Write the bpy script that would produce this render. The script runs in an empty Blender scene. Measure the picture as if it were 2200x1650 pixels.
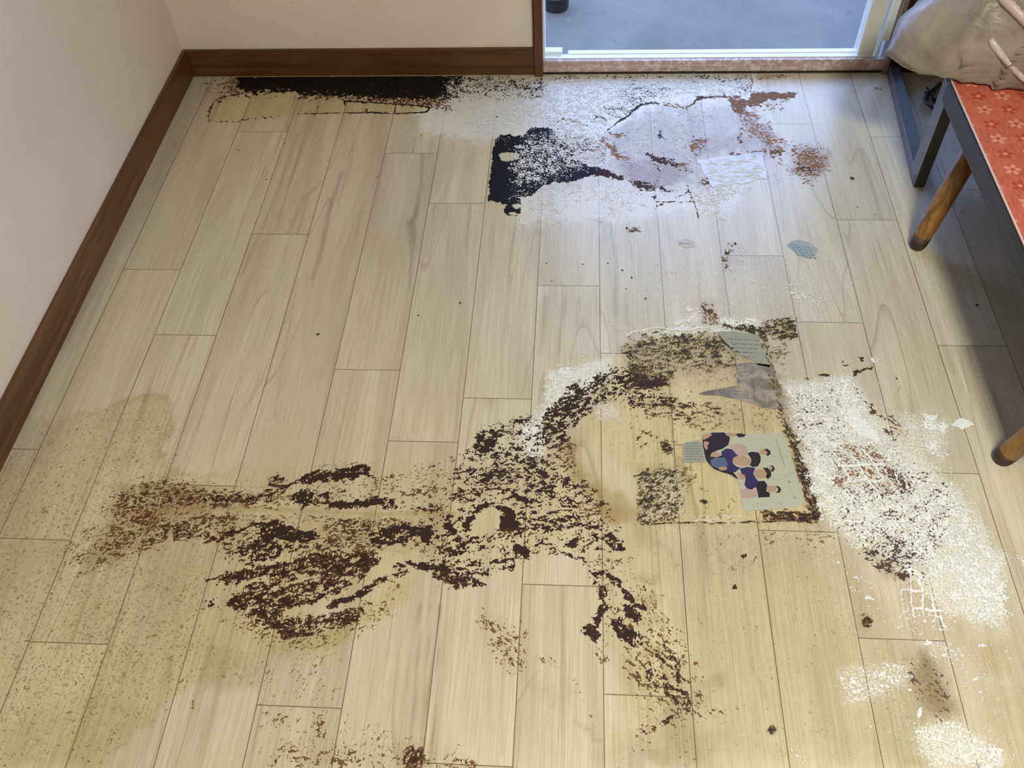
import bpy, bmesh, math, random
import numpy as np
from mathutils import Vector, Matrix

# ------------------------------------------------------------------ set-up
W = 0.15                                   # one plank width in metres
S = bpy.context.scene
COL = S.collection
R_ = np.array([0.99770023, 0.05446433, -0.04034712])
U_ = np.array([-0.01747576, 0.78182931, 0.62324757])
F_ = np.array([-0.06548932, 0.62110914, -0.78098309])
FPX, CX, CY = 1906.49, 1100.0, 825.0
CAM = np.array([0.0, 0.0, 10.2154 * W])
X0 = -8.55498                              # seam k lies at (k + X0) * W

cam_d = bpy.data.cameras.new('camera')
cam_d.sensor_width = 36.0
cam_d.lens = FPX / 2200.0 * 36.0
cam_d.clip_start = 0.02
cam = bpy.data.objects.new('camera', cam_d)
m = Matrix.Identity(4)
for i in range(3):
    m[i][0], m[i][1], m[i][2] = R_[i], U_[i], -F_[i]
m[0][3], m[1][3], m[2][3] = CAM
cam.matrix_world = m
COL.objects.link(cam)
S.camera = cam

S.view_settings.view_transform = 'Standard'
S.view_settings.look = 'None'
S.view_settings.gamma = 1.0
S.view_settings.use_curve_mapping = False
S.view_settings.exposure = 0.0
S.cycles.use_denoising = True
S.cycles.max_bounces = 6
S.cycles.caustics_reflective = False
S.cycles.caustics_refractive = False

world = bpy.data.worlds.new('world')
S.world = world
world.use_nodes = True
wn = world.node_tree.nodes
wn['Background'].inputs[0].default_value = (0.38, 0.53, 1.0, 1)     # overcast blue daylight
wn['Background'].inputs[1].default_value = 5.9

def area(name, loc, target, size, power, col, shape='DISK', sy=None, portal=False, spread=None):
    d = bpy.data.lights.new(name, 'AREA')
    d.shape = shape; d.size = size
    if sy: d.size_y = sy
    d.energy = power; d.color = col
    if spread: d.spread = spread
    o = bpy.data.objects.new(name, d)
    o.location = loc
    v = Vector(target) - Vector(loc)
    o.rotation_euler = v.to_track_quat('-Z', 'Y').to_euler()
    COL.objects.link(o)
    if portal: d.cycles.is_portal = True
    return o
LAMP = (0.70, 0.12, 2.32)
area('ceiling_lamp_light', (LAMP[0], LAMP[1], LAMP[2] - 0.06), (LAMP[0], LAMP[1], 0), 0.38, 68, (0.96, 1.0, 0.88))
area('doorway_portal', (2.75 * W, 17.4 * W, 1.0), (2.75 * W, 0, 1.0), 1.05, 1, (1, 1, 1), 'RECTANGLE', 2.1, portal=True)

# ------------------------------------------------------------------ helpers
def lin(c):
    c = np.array(c[:3], float) / 255.0
    r = np.where(c <= 0.04045, c / 12.92, ((c + 0.055) / 1.055) ** 2.4)
    return (float(r[0]), float(r[1]), float(r[2]), 1.0)

def ray(px, py):
    px = np.asarray(px, float); py = np.asarray(py, float)
    return ((px - CX) / FPX)[..., None] * R_ - ((py - CY) / FPX)[..., None] * U_ + F_
def at(px, py, z=0.0):
    """point of the place at height z (metres) seen at photo position px, py"""
    d = ray(px, py)
    t = (z - CAM[2]) / d[..., 2]
    return CAM + d * t[..., None]
def aty(px, py, y):
    d = ray(px, py)
    t = y / d[..., 1]
    return CAM + d * t[..., None]
def to_px(x, y, z=0.0):
    dx, dy, dz = x - CAM[0], y - CAM[1], z - CAM[2]
    w = dx * F_[0] + dy * F_[1] + dz * F_[2]
    w = np.maximum(w, 0.05)
    return (CX + FPX * (dx * R_[0] + dy * R_[1] + dz * R_[2]) / w,
            CY - FPX * (dx * U_[0] + dy * U_[1] + dz * U_[2]) / w)

def tag(o, label=None, cat=None, group=None, kind=None):
    if label: o['label'] = label
    if cat: o['category'] = cat
    if group: o['group'] = group
    if kind: o['kind'] = kind
    return o
def link(name, me, mats, parent=None, smooth=False):
    if not isinstance(mats, (list, tuple)): mats = [mats]
    for mm in mats: me.materials.append(mm)
    if smooth: me.polygons.foreach_set('use_smooth', np.ones(len(me.polygons), bool))
    o = bpy.data.objects.new(name, me)
    COL.objects.link(o)
    if parent: o.parent = parent
    return o
def empty(name, loc=(0, 0, 0)):
    o = bpy.data.objects.new(name, None)
    o.location = loc
    o.empty_display_size = 0.05
    COL.objects.link(o)
    return o
def fast_mesh(name, co, faces, attrs=None):
    me = bpy.data.meshes.new(name)
    n, f = len(co), len(faces)
    me.vertices.add(n)
    me.vertices.foreach_set('co', np.ascontiguousarray(co, np.float32).ravel())
    me.loops.add(f * 4); me.polygons.add(f)
    me.loops.foreach_set('vertex_index', np.ascontiguousarray(faces, np.int32).ravel())
    me.polygons.foreach_set('loop_start', np.arange(0, 4 * f, 4, dtype=np.int32))
    me.update(calc_edges=True)
    for k, v in (attrs or {}).items():
        a = me.attributes.new(k, 'FLOAT_COLOR', 'POINT')
        a.data.foreach_set('color', np.ascontiguousarray(v, np.float32).ravel())
    return me

class MB:
    """collects boxes, tubes and polygons; build() links them as one mesh object"""
    def __init__(s): s.bm = bmesh.new(); s.mi = 0
    def _mark(s, fs):
        for f in fs: f.material_index = s.mi
    def box(s, x0, x1, y0, y1, z0, z1, bev=0.0):
        r = bmesh.ops.create_cube(s.bm, size=1.0)
        vs = r['verts']
        for v in vs:
            v.co = Vector(((x0 + x1) / 2 + v.co.x * (x1 - x0), (y0 + y1) / 2 + v.co.y * (y1 - y0), (z0 + z1) / 2 + v.co.z * (z1 - z0)))
        fs = set(f for v in vs for f in v.link_faces)
        s._mark(fs)
        if bev > 0:
            es = set(e for f in fs for e in f.edges)
            r = bmesh.ops.bevel(s.bm, geom=list(es), offset=bev, segments=2, affect='EDGES', profile=0.5)
            s._mark(r['faces'])
        return s
    def hexa(s, pts, bev=0.0):
        vs = [s.bm.verts.new(p) for p in pts]
        fs = [s.bm.faces.new([vs[i] for i in q]) for q in ((3, 2, 1, 0), (4, 5, 6, 7), (0, 1, 5, 4), (1, 2, 6, 5), (2, 3, 7, 6), (3, 0, 4, 7))]
        s._mark(fs)
        if bev > 0:
            es = set(e for f in fs for e in f.edges)
            r = bmesh.ops.bevel(s.bm, geom=list(es), offset=bev, segments=2, affect='EDGES', profile=0.5)
            s._mark(r['faces'])
        return s
    def tube(s, pts, rad, n=12, cap=True):
        pts = [Vector(p) for p in pts]
        if not isinstance(rad, (list, tuple)): rad = [rad] * len(pts)
        rings = []
        up = Vector((0.13, 0.21, 1)).normalized()
        for i, p in enumerate(pts):
            d = (pts[min(i + 1, len(pts) - 1)] - pts[max(i - 1, 0)])
            if d.length < 1e-9: d = Vector((0, 0, 1))
            d.normalize()
            a = up - d * up.dot(d)
            if a.length < 0.05: a = Vector((1, 0, 0)) - d * d.x
            a.normalize(); b = d.cross(a); up = a
            rings.append([s.bm.verts.new(p + (a * math.cos(t) + b * math.sin(t)) * rad[i]) for t in [2 * math.pi * k / n for k in range(n)]])
        fs = []
        for r0, r1 in zip(rings, rings[1:]):
            for k in range(n): fs.append(s.bm.faces.new((r0[k], r0[(k + 1) % n], r1[(k + 1) % n], r1[k])))
        if cap:
            fs.append(s.bm.faces.new(rings[0][::-1])); fs.append(s.bm.faces.new(rings[-1]))
        s._mark(fs)
        return s
    def slab(s, pts2, z0, z1):
        """prism over a polygon; pts2 = [(x, y)]"""
        a = [s.bm.verts.new((p[0], p[1], z0)) for p in pts2]
        b = [s.bm.verts.new((p[0], p[1], z1)) for p in pts2]
        n = len(pts2)
        fs = [s.bm.faces.new(b), s.bm.faces.new(a[::-1])]
        for k in range(n): fs.append(s.bm.faces.new((a[k], a[(k + 1) % n], b[(k + 1) % n], b[k])))
        s._mark(fs)
        return s
    def build(s, name, mats, parent=None, smooth=False):
        bmesh.ops.recalc_face_normals(s.bm, faces=s.bm.faces)
        me = bpy.data.meshes.new(name)
        s.bm.to_mesh(me); s.bm.free()
        return link(name, me, mats, parent, smooth)

# ------------------------------------------------------------------ materials
class NT:
    def __init__(s, name, rough=0.6, spec=0.5, metal=0.0):
        s.m = bpy.data.materials.new(name); s.m.use_nodes = True
        s.t = s.m.node_tree; s.b = s.t.nodes['Principled BSDF']
        s.b.inputs['Roughness'].default_value = rough
        s.b.inputs['Specular IOR Level'].default_value = spec
        s.b.inputs['Metallic'].default_value = metal
        s.tc = s.t.nodes.new('ShaderNodeTexCoord')
    def n(s, typ, **kw):
        nd = s.t.nodes.new(typ)
        for k, v in kw.items(): setattr(nd, k, v)
        return nd
    def set(s, sock, v):
        if hasattr(v, 'links'): s.t.links.new(v, sock)
        else: sock.default_value = v
    def math(s, op, a, b=0.0, c=0.0, clamp=False):
        nd = s.n('ShaderNodeMath', operation=op, use_clamp=clamp)
        s.set(nd.inputs[0], a); s.set(nd.inputs[1], b); s.set(nd.inputs[2], c)
        return nd.outputs[0]
    def mapping(s, scale=(1, 1, 1), rot=(0, 0, 0), vec=None, loc=None):
        nd = s.n('ShaderNodeMapping')
        s.set(nd.inputs['Vector'], vec if vec is not None else s.tc.outputs['Object'])
        nd.inputs['Scale'].default_value = scale
        nd.inputs['Rotation'].default_value = rot
        if loc is not None: s.set(nd.inputs['Location'], loc)
        return nd.outputs[0]
    def noise(s, vec, scale=5, detail=3, rough=0.5, dist=0.0):
        nd = s.n('ShaderNodeTexNoise')
        s.set(nd.inputs['Vector'], vec)
        nd.inputs['Scale'].default_value = scale; nd.inputs['Detail'].default_value = detail
        nd.inputs['Roughness'].default_value = rough; nd.inputs['Distortion'].default_value = dist
        return nd.outputs[0]
    def ramp(s, v, lo, hi, a=0.0, b=1.0):
        nd = s.n('ShaderNodeMapRange', clamp=True)
        nd.interpolation_type = 'SMOOTHSTEP'
        s.set(nd.inputs[0], v)
        nd.inputs[1].default_value = lo; nd.inputs[2].default_value = hi
        nd.inputs[3].default_value = a; nd.inputs[4].default_value = b
        return nd.outputs[0]
    def mix(s, f, a, b, mode='MIX'):
        nd = s.n('ShaderNodeMix', data_type='RGBA', blend_type=mode)
        s.set(nd.inputs['Factor'], f); s.set(nd.inputs[6], a); s.set(nd.inputs[7], b)
        return nd.outputs[2]
    def attr(s, name):
        nd = s.n('ShaderNodeAttribute', attribute_name=name)
        sp = s.n('ShaderNodeSeparateColor')
        s.t.links.new(nd.outputs['Color'], sp.inputs[0])
        return sp.outputs[0], sp.outputs[1], sp.outputs[2], nd.outputs['Alpha']
    def bump(s, h, strength=0.2, dist=0.002):
        nd = s.n('ShaderNodeBump')
        nd.inputs['Strength'].default_value = strength; nd.inputs['Distance'].default_value = dist
        s.set(nd.inputs['Height'], h)
        s.t.links.new(nd.outputs[0], s.b.inputs['Normal'])
    def color(s, c): s.set(s.b.inputs['Base Color'], c); return s
    def rough(s, v): s.set(s.b.inputs['Roughness'], v); return s

def plain(name, rgb, rough=0.6, spec=0.5, metal=0.0, var=0.12, scale=30):
    t = NT(name, rough, spec, metal)
    c = lin(rgb)
    v = t.noise(t.mapping(), scale, 3)
    d = tuple(x * (1 - var) for x in c[:3]) + (1,)
    e = tuple(min(1, x * (1 + var)) for x in c[:3]) + (1,)
    t.color(t.mix(v, d, e))
    return t.m

def wood(name, dark, light, axis='X', rough=0.45, dirt=None, scale=1.0, spec=0.5):
    t = NT(name, rough, spec)
    sc = {'X': (2.2, 45, 45), 'Y': (45, 2.2, 45), 'Z': (45, 45, 2.2)}[axis]
    v = t.mapping(tuple(q * scale for q in sc))
    g = t.noise(v, 1.0, 5, 0.62, 0.8)
    h = t.noise(t.mapping(tuple(q * scale * 4 for q in sc)), 1.0, 3, 0.6)
    c = t.mix(t.ramp(g, 0.3, 0.7), lin(dark), lin(light))
    c = t.mix(t.ramp(h, 0.45, 0.75, 0, 0.45), c, lin(dark))
    if dirt:
        k = t.noise(t.mapping((1, 1, 1)), dirt[1], 6, 0.75)
        c = t.mix(t.ramp(k, dirt[2], dirt[2] + 0.08, 0, dirt[3]), c, lin(dirt[0]))
    t.color(c)
    t.bump(h, 0.15, 0.0006)
    return t.m

# wallpaper: cream, finely textured, with faint marks
t = NT('wallpaper', 0.85, 0.3)
v1 = t.noise(t.mapping((1, 1, 1)), 420, 3, 0.6)
v2 = t.noise(t.mapping((1, 1, 1)), 2.2, 4, 0.6)
v3 = t.noise(t.mapping((1, 1, 1)), 75, 2, 0.5)
c = t.mix(t.ramp(v2, 0.3, 0.7), lin((208, 194, 178)), lin((216, 204, 189)))
c = t.mix(t.ramp(v3, 0.70, 0.76, 0, 0.30), c, lin((150, 138, 120)))
c = t.mix(t.ramp(t.noise(t.mapping((6, 6, 30)), 2.2, 4, 0.6), 0.66, 0.74, 0, 0.18), c, lin((150, 140, 125)))
t.color(c); t.bump(t.math('ADD', v1, t.math('MULTIPLY', v3, 0.6)), 0.35, 0.0012)
M_WALL = t.m
M_BASE_X = wood('baseboard_wood_x', (66, 38, 16), (98, 60, 28), 'X', 0.40)
M_BASE_Y = wood('baseboard_wood_y', (72, 43, 18), (108, 70, 32), 'Y', 0.40)
M_POST = wood('post_wood', (74, 38, 18), (104, 60, 32), 'Z', 0.4)
M_DARKWOOD = wood('dark_door_wood', (26, 14, 9), (44, 26, 18), 'Z', 0.45)
M_JAMB = wood('jamb_wood', (104, 88, 78), (134, 116, 104), 'Z', 0.5)
M_THRESH = wood('threshold_wood', (164, 136, 128), (190, 166, 158), 'X', 0.5, dirt=((214, 206, 206), 45, 0.50, 0.75))
M_CEIL = plain('ceiling_white', (226, 220, 208), 0.9, 0.2, var=0.03, scale=4)
M_ALU = plain('cream_aluminium', (206, 204, 190), 0.38, 0.5, 0.0, 0.06, 60)
M_ALUW = plain('white_aluminium', (222, 226, 230), 0.35, 0.5, 0.0, 0.05, 60)

# concrete outside
t = NT('balcony_concrete', 0.75, 0.35)
v1 = t.noise(t.mapping(), 2.6, 6, 0.65, 0.6)
v2 = t.noise(t.mapping(), 12, 5, 0.7, 1.2)
c = t.mix(t.ramp(v1, 0.3, 0.72), lin((102, 104, 98)), lin((120, 122, 115)))
c = t.mix(t.ramp(v2, 0.60, 0.70, 0, 0.35), c, lin((140, 142, 138)))
c = t.mix(t.ramp(t.noise(t.mapping(loc=(3, 1, 0)), 5.0, 6, 0.7, 1.5), 0.62, 0.72, 0, 0.5), c, lin((76, 84, 90)))
t.color(c); t.bump(v2, 0.2, 0.002)
M_CONC = t.m

# vinyl plank floor; attributes stain_a (yellow, brown, pink, white dust), stain_b (speckle, olive, plank tone, grey dirt), pid
def floor_material(name, groove=False):
    t = NT(name, 0.30, 0.72)
    a0, a1, a2, a3 = t.attr('stain_a')
    b0, b1, b2, b3 = t.attr('stain_b')
    pa = t.n('ShaderNodeAttribute', attribute_name='pid')
    off = t.n('ShaderNodeVectorMath', operation='MULTIPLY')
    t.t.links.new(pa.outputs['Color'], off.inputs[0]); off.inputs[1].default_value = (31, 47, 13)
    va = t.n('ShaderNodeVectorMath', operation='ADD')
    t.t.links.new(t.tc.outputs['Object'], va.inputs[0]); t.t.links.new(off.outputs[0], va.inputs[1])
    P = va.outputs[0]
    if not groove:
        big = t.noise(t.mapping((9, 0.9, 1), vec=P), 1.0, 4, 0.55, 1.2)
        mid = t.noise(t.mapping((60, 1.6, 1), vec=P), 1.0, 4, 0.6, 0.5)
        fine = t.noise(t.mapping((480, 7, 1), vec=P), 1.0, 3, 0.6, 0.1)
        base = t.mix(t.ramp(big, 0.30, 0.70), lin((184, 173, 146)), lin((203, 193, 167)))
        base = t.mix(b2, base, t.mix(1.0, base, lin((232, 226, 222)), 'MULTIPLY'))
        # heartwood loops and streaks printed on some boards
        ring = t.math('FRACT', t.math('MULTIPLY', t.noise(t.mapping((7, 0.55, 1), vec=P), 1.0, 1.0, 0.4, 0.2), 11.0))
        ringm = t.math('MULTIPLY', t.ramp(ring, 0.0, 0.10, 1, 0), t.ramp(t.noise(t.mapping((5, 0.8, 1), vec=P, loc=(4, 9, 2)), 1.0, 2), 0.50, 0.62))
        base = t.mix(t.math('MULTIPLY', ringm, 0.55), base, lin((150, 130, 100)))
        base = t.mix(t.ramp(mid, 0.56, 0.74, 0, 0.55), base, lin((146, 126, 98)))
        base = t.mix(t.ramp(mid, 0.22, 0.40, 0.40, 0), base, lin((216, 202, 176)))
        base = t.mix(t.ramp(fine, 0.42, 0.68, 0, 0.36), base, lin((156, 138, 108)))
        base = t.mix(t.ramp(fine, 0.30, 0.45, 0.22, 0), base, lin((226, 214, 188)))
    else:
        base = t.mix(0.5, lin((118, 104, 78)), lin((98, 84, 62)))
    n1 = t.noise(t.mapping(), 16, 6, 0.65, 0.8)
    n2 = t.noise(t.mapping(), 70, 5, 0.7, 1.0)
    n3 = t.noise(t.mapping(loc=(5, 3, 0)), 150, 3, 0.6, 0.3)
    n4 = t.noise(t.mapping(loc=(1, 7, 0)), 110, 4, 0.65, 1.5)
    def soft(mask, lo, hi):
        return t.math('MULTIPLY', mask, t.ramp(t.math('ADD', t.math('MULTIPLY', n1, 0.6), t.math('MULTIPLY', n2, 0.4)), 0.25, 0.7, lo, hi), clamp=True)
    c = base
    c = t.mix(soft(a0, 0.65, 1.0), c, t.mix(1.0, c, lin((238, 230, 176)), 'MULTIPLY'))
    c = t.mix(soft(a2, 0.45, 1.0), c, t.mix(1.0, c, lin((236, 206, 184)), 'MULTIPLY'))
    c = t.mix(soft(a1, 0.55, 1.0), c, lin((144, 108, 58)))
    c = t.mix(soft(b3, 0.5, 1.0), c, t.mix(1.0, c, lin((150, 142, 136)), 'MULTIPLY'))
    # small olive-brown specks where b0, fine brown network where b1
    sp = t.math('GREATER_THAN', t.math('ADD', n3, t.math('MULTIPLY', b0, 0.20)), 0.765)
    sp2 = t.math('GREATER_THAN', t.math('ADD', n4, t.math('MULTIPLY', b0, 0.22)), 0.740)
    c = t.mix(t.math('MULTIPLY', sp2, 0.6), c, lin((132, 112, 62)))
    c = t.mix(t.math('MULTIPLY', sp, 0.68), c, lin((104, 86, 50)))
    vein = t.ramp(t.math('ABSOLUTE', t.math('SUBTRACT', n4, 0.5)), 0.0, 0.035, 1, 0)
    c = t.mix(t.math('MULTIPLY', t.math('MULTIPLY', vein, b1), 0.75, clamp=True), c, lin((120, 82, 50)))
    c = t.mix(t.math('MULTIPLY', b1, t.ramp(n2, 0.45, 0.62, 0, 0.5), clamp=True), c, lin((128, 100, 62)))
    # white dust film
    du = t.math('GREATER_THAN', t.math('ADD', t.noise(t.mapping(loc=(9, 9, 0)), 260, 4, 0.7, 0.4), t.math('MULTIPLY', a3, 0.42)), 0.66)
    c = t.mix(t.math('MULTIPLY', du, t.ramp(a3, 0.0, 0.12, 0, 0.62)), c, lin((222, 220, 214)))
    c = t.mix(t.math('MULTIPLY', a3, 0.45, clamp=True), c, lin((216, 213, 208)))
    t.color(c)
    t.rough(t.math('ADD', t.ramp(n2, 0.3, 0.7, 0.26, 0.36), t.math('MULTIPLY', a3, 0.15)))
    if not groove: t.bump(fine, 0.05, 0.0004)
    return t.m
M_FLOOR = floor_material('vinyl_plank_floor')
M_GROOVE = floor_material('plank_joint', True)

# ------------------------------------------------------------------ numpy noise and painting
def perlin(x, y, seed=0):
    xi = np.floor(x).astype(np.int64); yi = np.floor(y).astype(np.int64)
    xf = x - xi; yf = y - yi
    def g(ix, iy, dx, dy):
        h = (ix * 374761393 + iy * 668265263 + seed * 974634777) & 0x7fffffff
        h = ((h ^ (h >> 13)) * 1274126177) & 0x7fffffff
        h = h ^ (h >> 16)
        a = (h % 4096) * (2 * math.pi / 4096)
        return np.cos(a) * dx + np.sin(a) * dy
    u = xf * xf * xf * (xf * (xf * 6 - 15) + 10); v = yf * yf * yf * (yf * (yf * 6 - 15) + 10)
    a = g(xi, yi, xf, yf); b = g(xi + 1, yi, xf - 1, yf)
    c = g(xi, yi + 1, xf, yf - 1); d = g(xi + 1, yi + 1, xf - 1, yf - 1)
    return (a + u * (b - a)) * (1 - v) + (c + u * (d - c)) * v
def fbm(x, y, size, octv=2, seed=0, gain=0.55):
    s = 0; a = 1; n = 0
    for k in range(octv):
        s = s + a * perlin(x / size * 2 ** k + 7.3 * k, y / size * 2 ** k - 3.1 * k, seed + k)
        n += a * a; a *= gain
    return s / (math.sqrt(n) * 0.27)            # about unit variance
def uniform(n):                                  # normal value to 0..1
    return 1.0 / (1.0 + np.exp(-1.702 * n))
def sstep(e0, e1, x):
    t = np.clip((x - e0) / (e1 - e0), 0, 1)
    return t * t * (3 - 2 * t)
def poly_sd(px, py, pts):
    """signed distance to polygon, positive inside"""
    d = np.full(px.shape, 1e9); ins = np.zeros(px.shape, bool)
    n = len(pts)
    for i in range(n):
        x0, y0 = pts[i]; x1, y1 = pts[(i + 1) % n]
        ex, ey = x1 - x0, y1 - y0
        wx, wy = px - x0, py - y0
        t = np.clip((wx * ex + wy * ey) / max(ex * ex + ey * ey, 1e-9), 0, 1)
        d = np.minimum(d, (wx - ex * t) ** 2 + (wy - ey * t) ** 2)
        c = ((y0 <= py) != (y1 <= py)) & (px < (x1 - x0) * (py - y0) / ((y1 - y0) if y1 != y0 else 1e-9) + x0)
        ins ^= c
    d = np.sqrt(d)
    return np.where(ins, d, -d)
def stroke_sd(px, py, pts):
    """signed distance to a stroke [(x, y, r)], positive inside"""
    best = np.full(px.shape, -1e9)
    for (x0, y0, r0), (x1, y1, r1) in zip(pts, pts[1:]):
        ex, ey = x1 - x0, y1 - y0
        wx, wy = px - x0, py - y0
        t = np.clip((wx * ex + wy * ey) / max(ex * ex + ey * ey, 1e-9), 0, 1)
        dd = np.sqrt((wx - ex * t) ** 2 + (wy - ey * t) ** 2)
        best = np.maximum(best, r0 + (r1 - r0) * t - dd)
    return best
def shape_mask(px, py, kind, geo, soft):
    xs = [p[0] for p in geo]; ys = [p[1] for p in geo]
    pad = soft + (max(p[2] for p in geo) if kind == 's' else 0)
    if kind == 'e': cx, cy, rx, ry = geo[0] + geo[1]; xs = [cx - rx, cx + rx]; ys = [cy - ry, cy + ry]; pad = soft
    idx = np.nonzero((px > min(xs) - pad) & (px < max(xs) + pad) & (py > min(ys) - pad) & (py < max(ys) + pad))[0]
    if len(idx) == 0: return idx, None
    x, y = px[idx], py[idx]
    if kind == 'p': sd = poly_sd(x, y, geo)
    elif kind == 's': sd = stroke_sd(x, y, geo)
    else: sd = (1 - np.sqrt(((x - cx) / rx) ** 2 + ((y - cy) / ry) ** 2)) * min(rx, ry)
    return idx, sstep(-soft, soft, sd)

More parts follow.
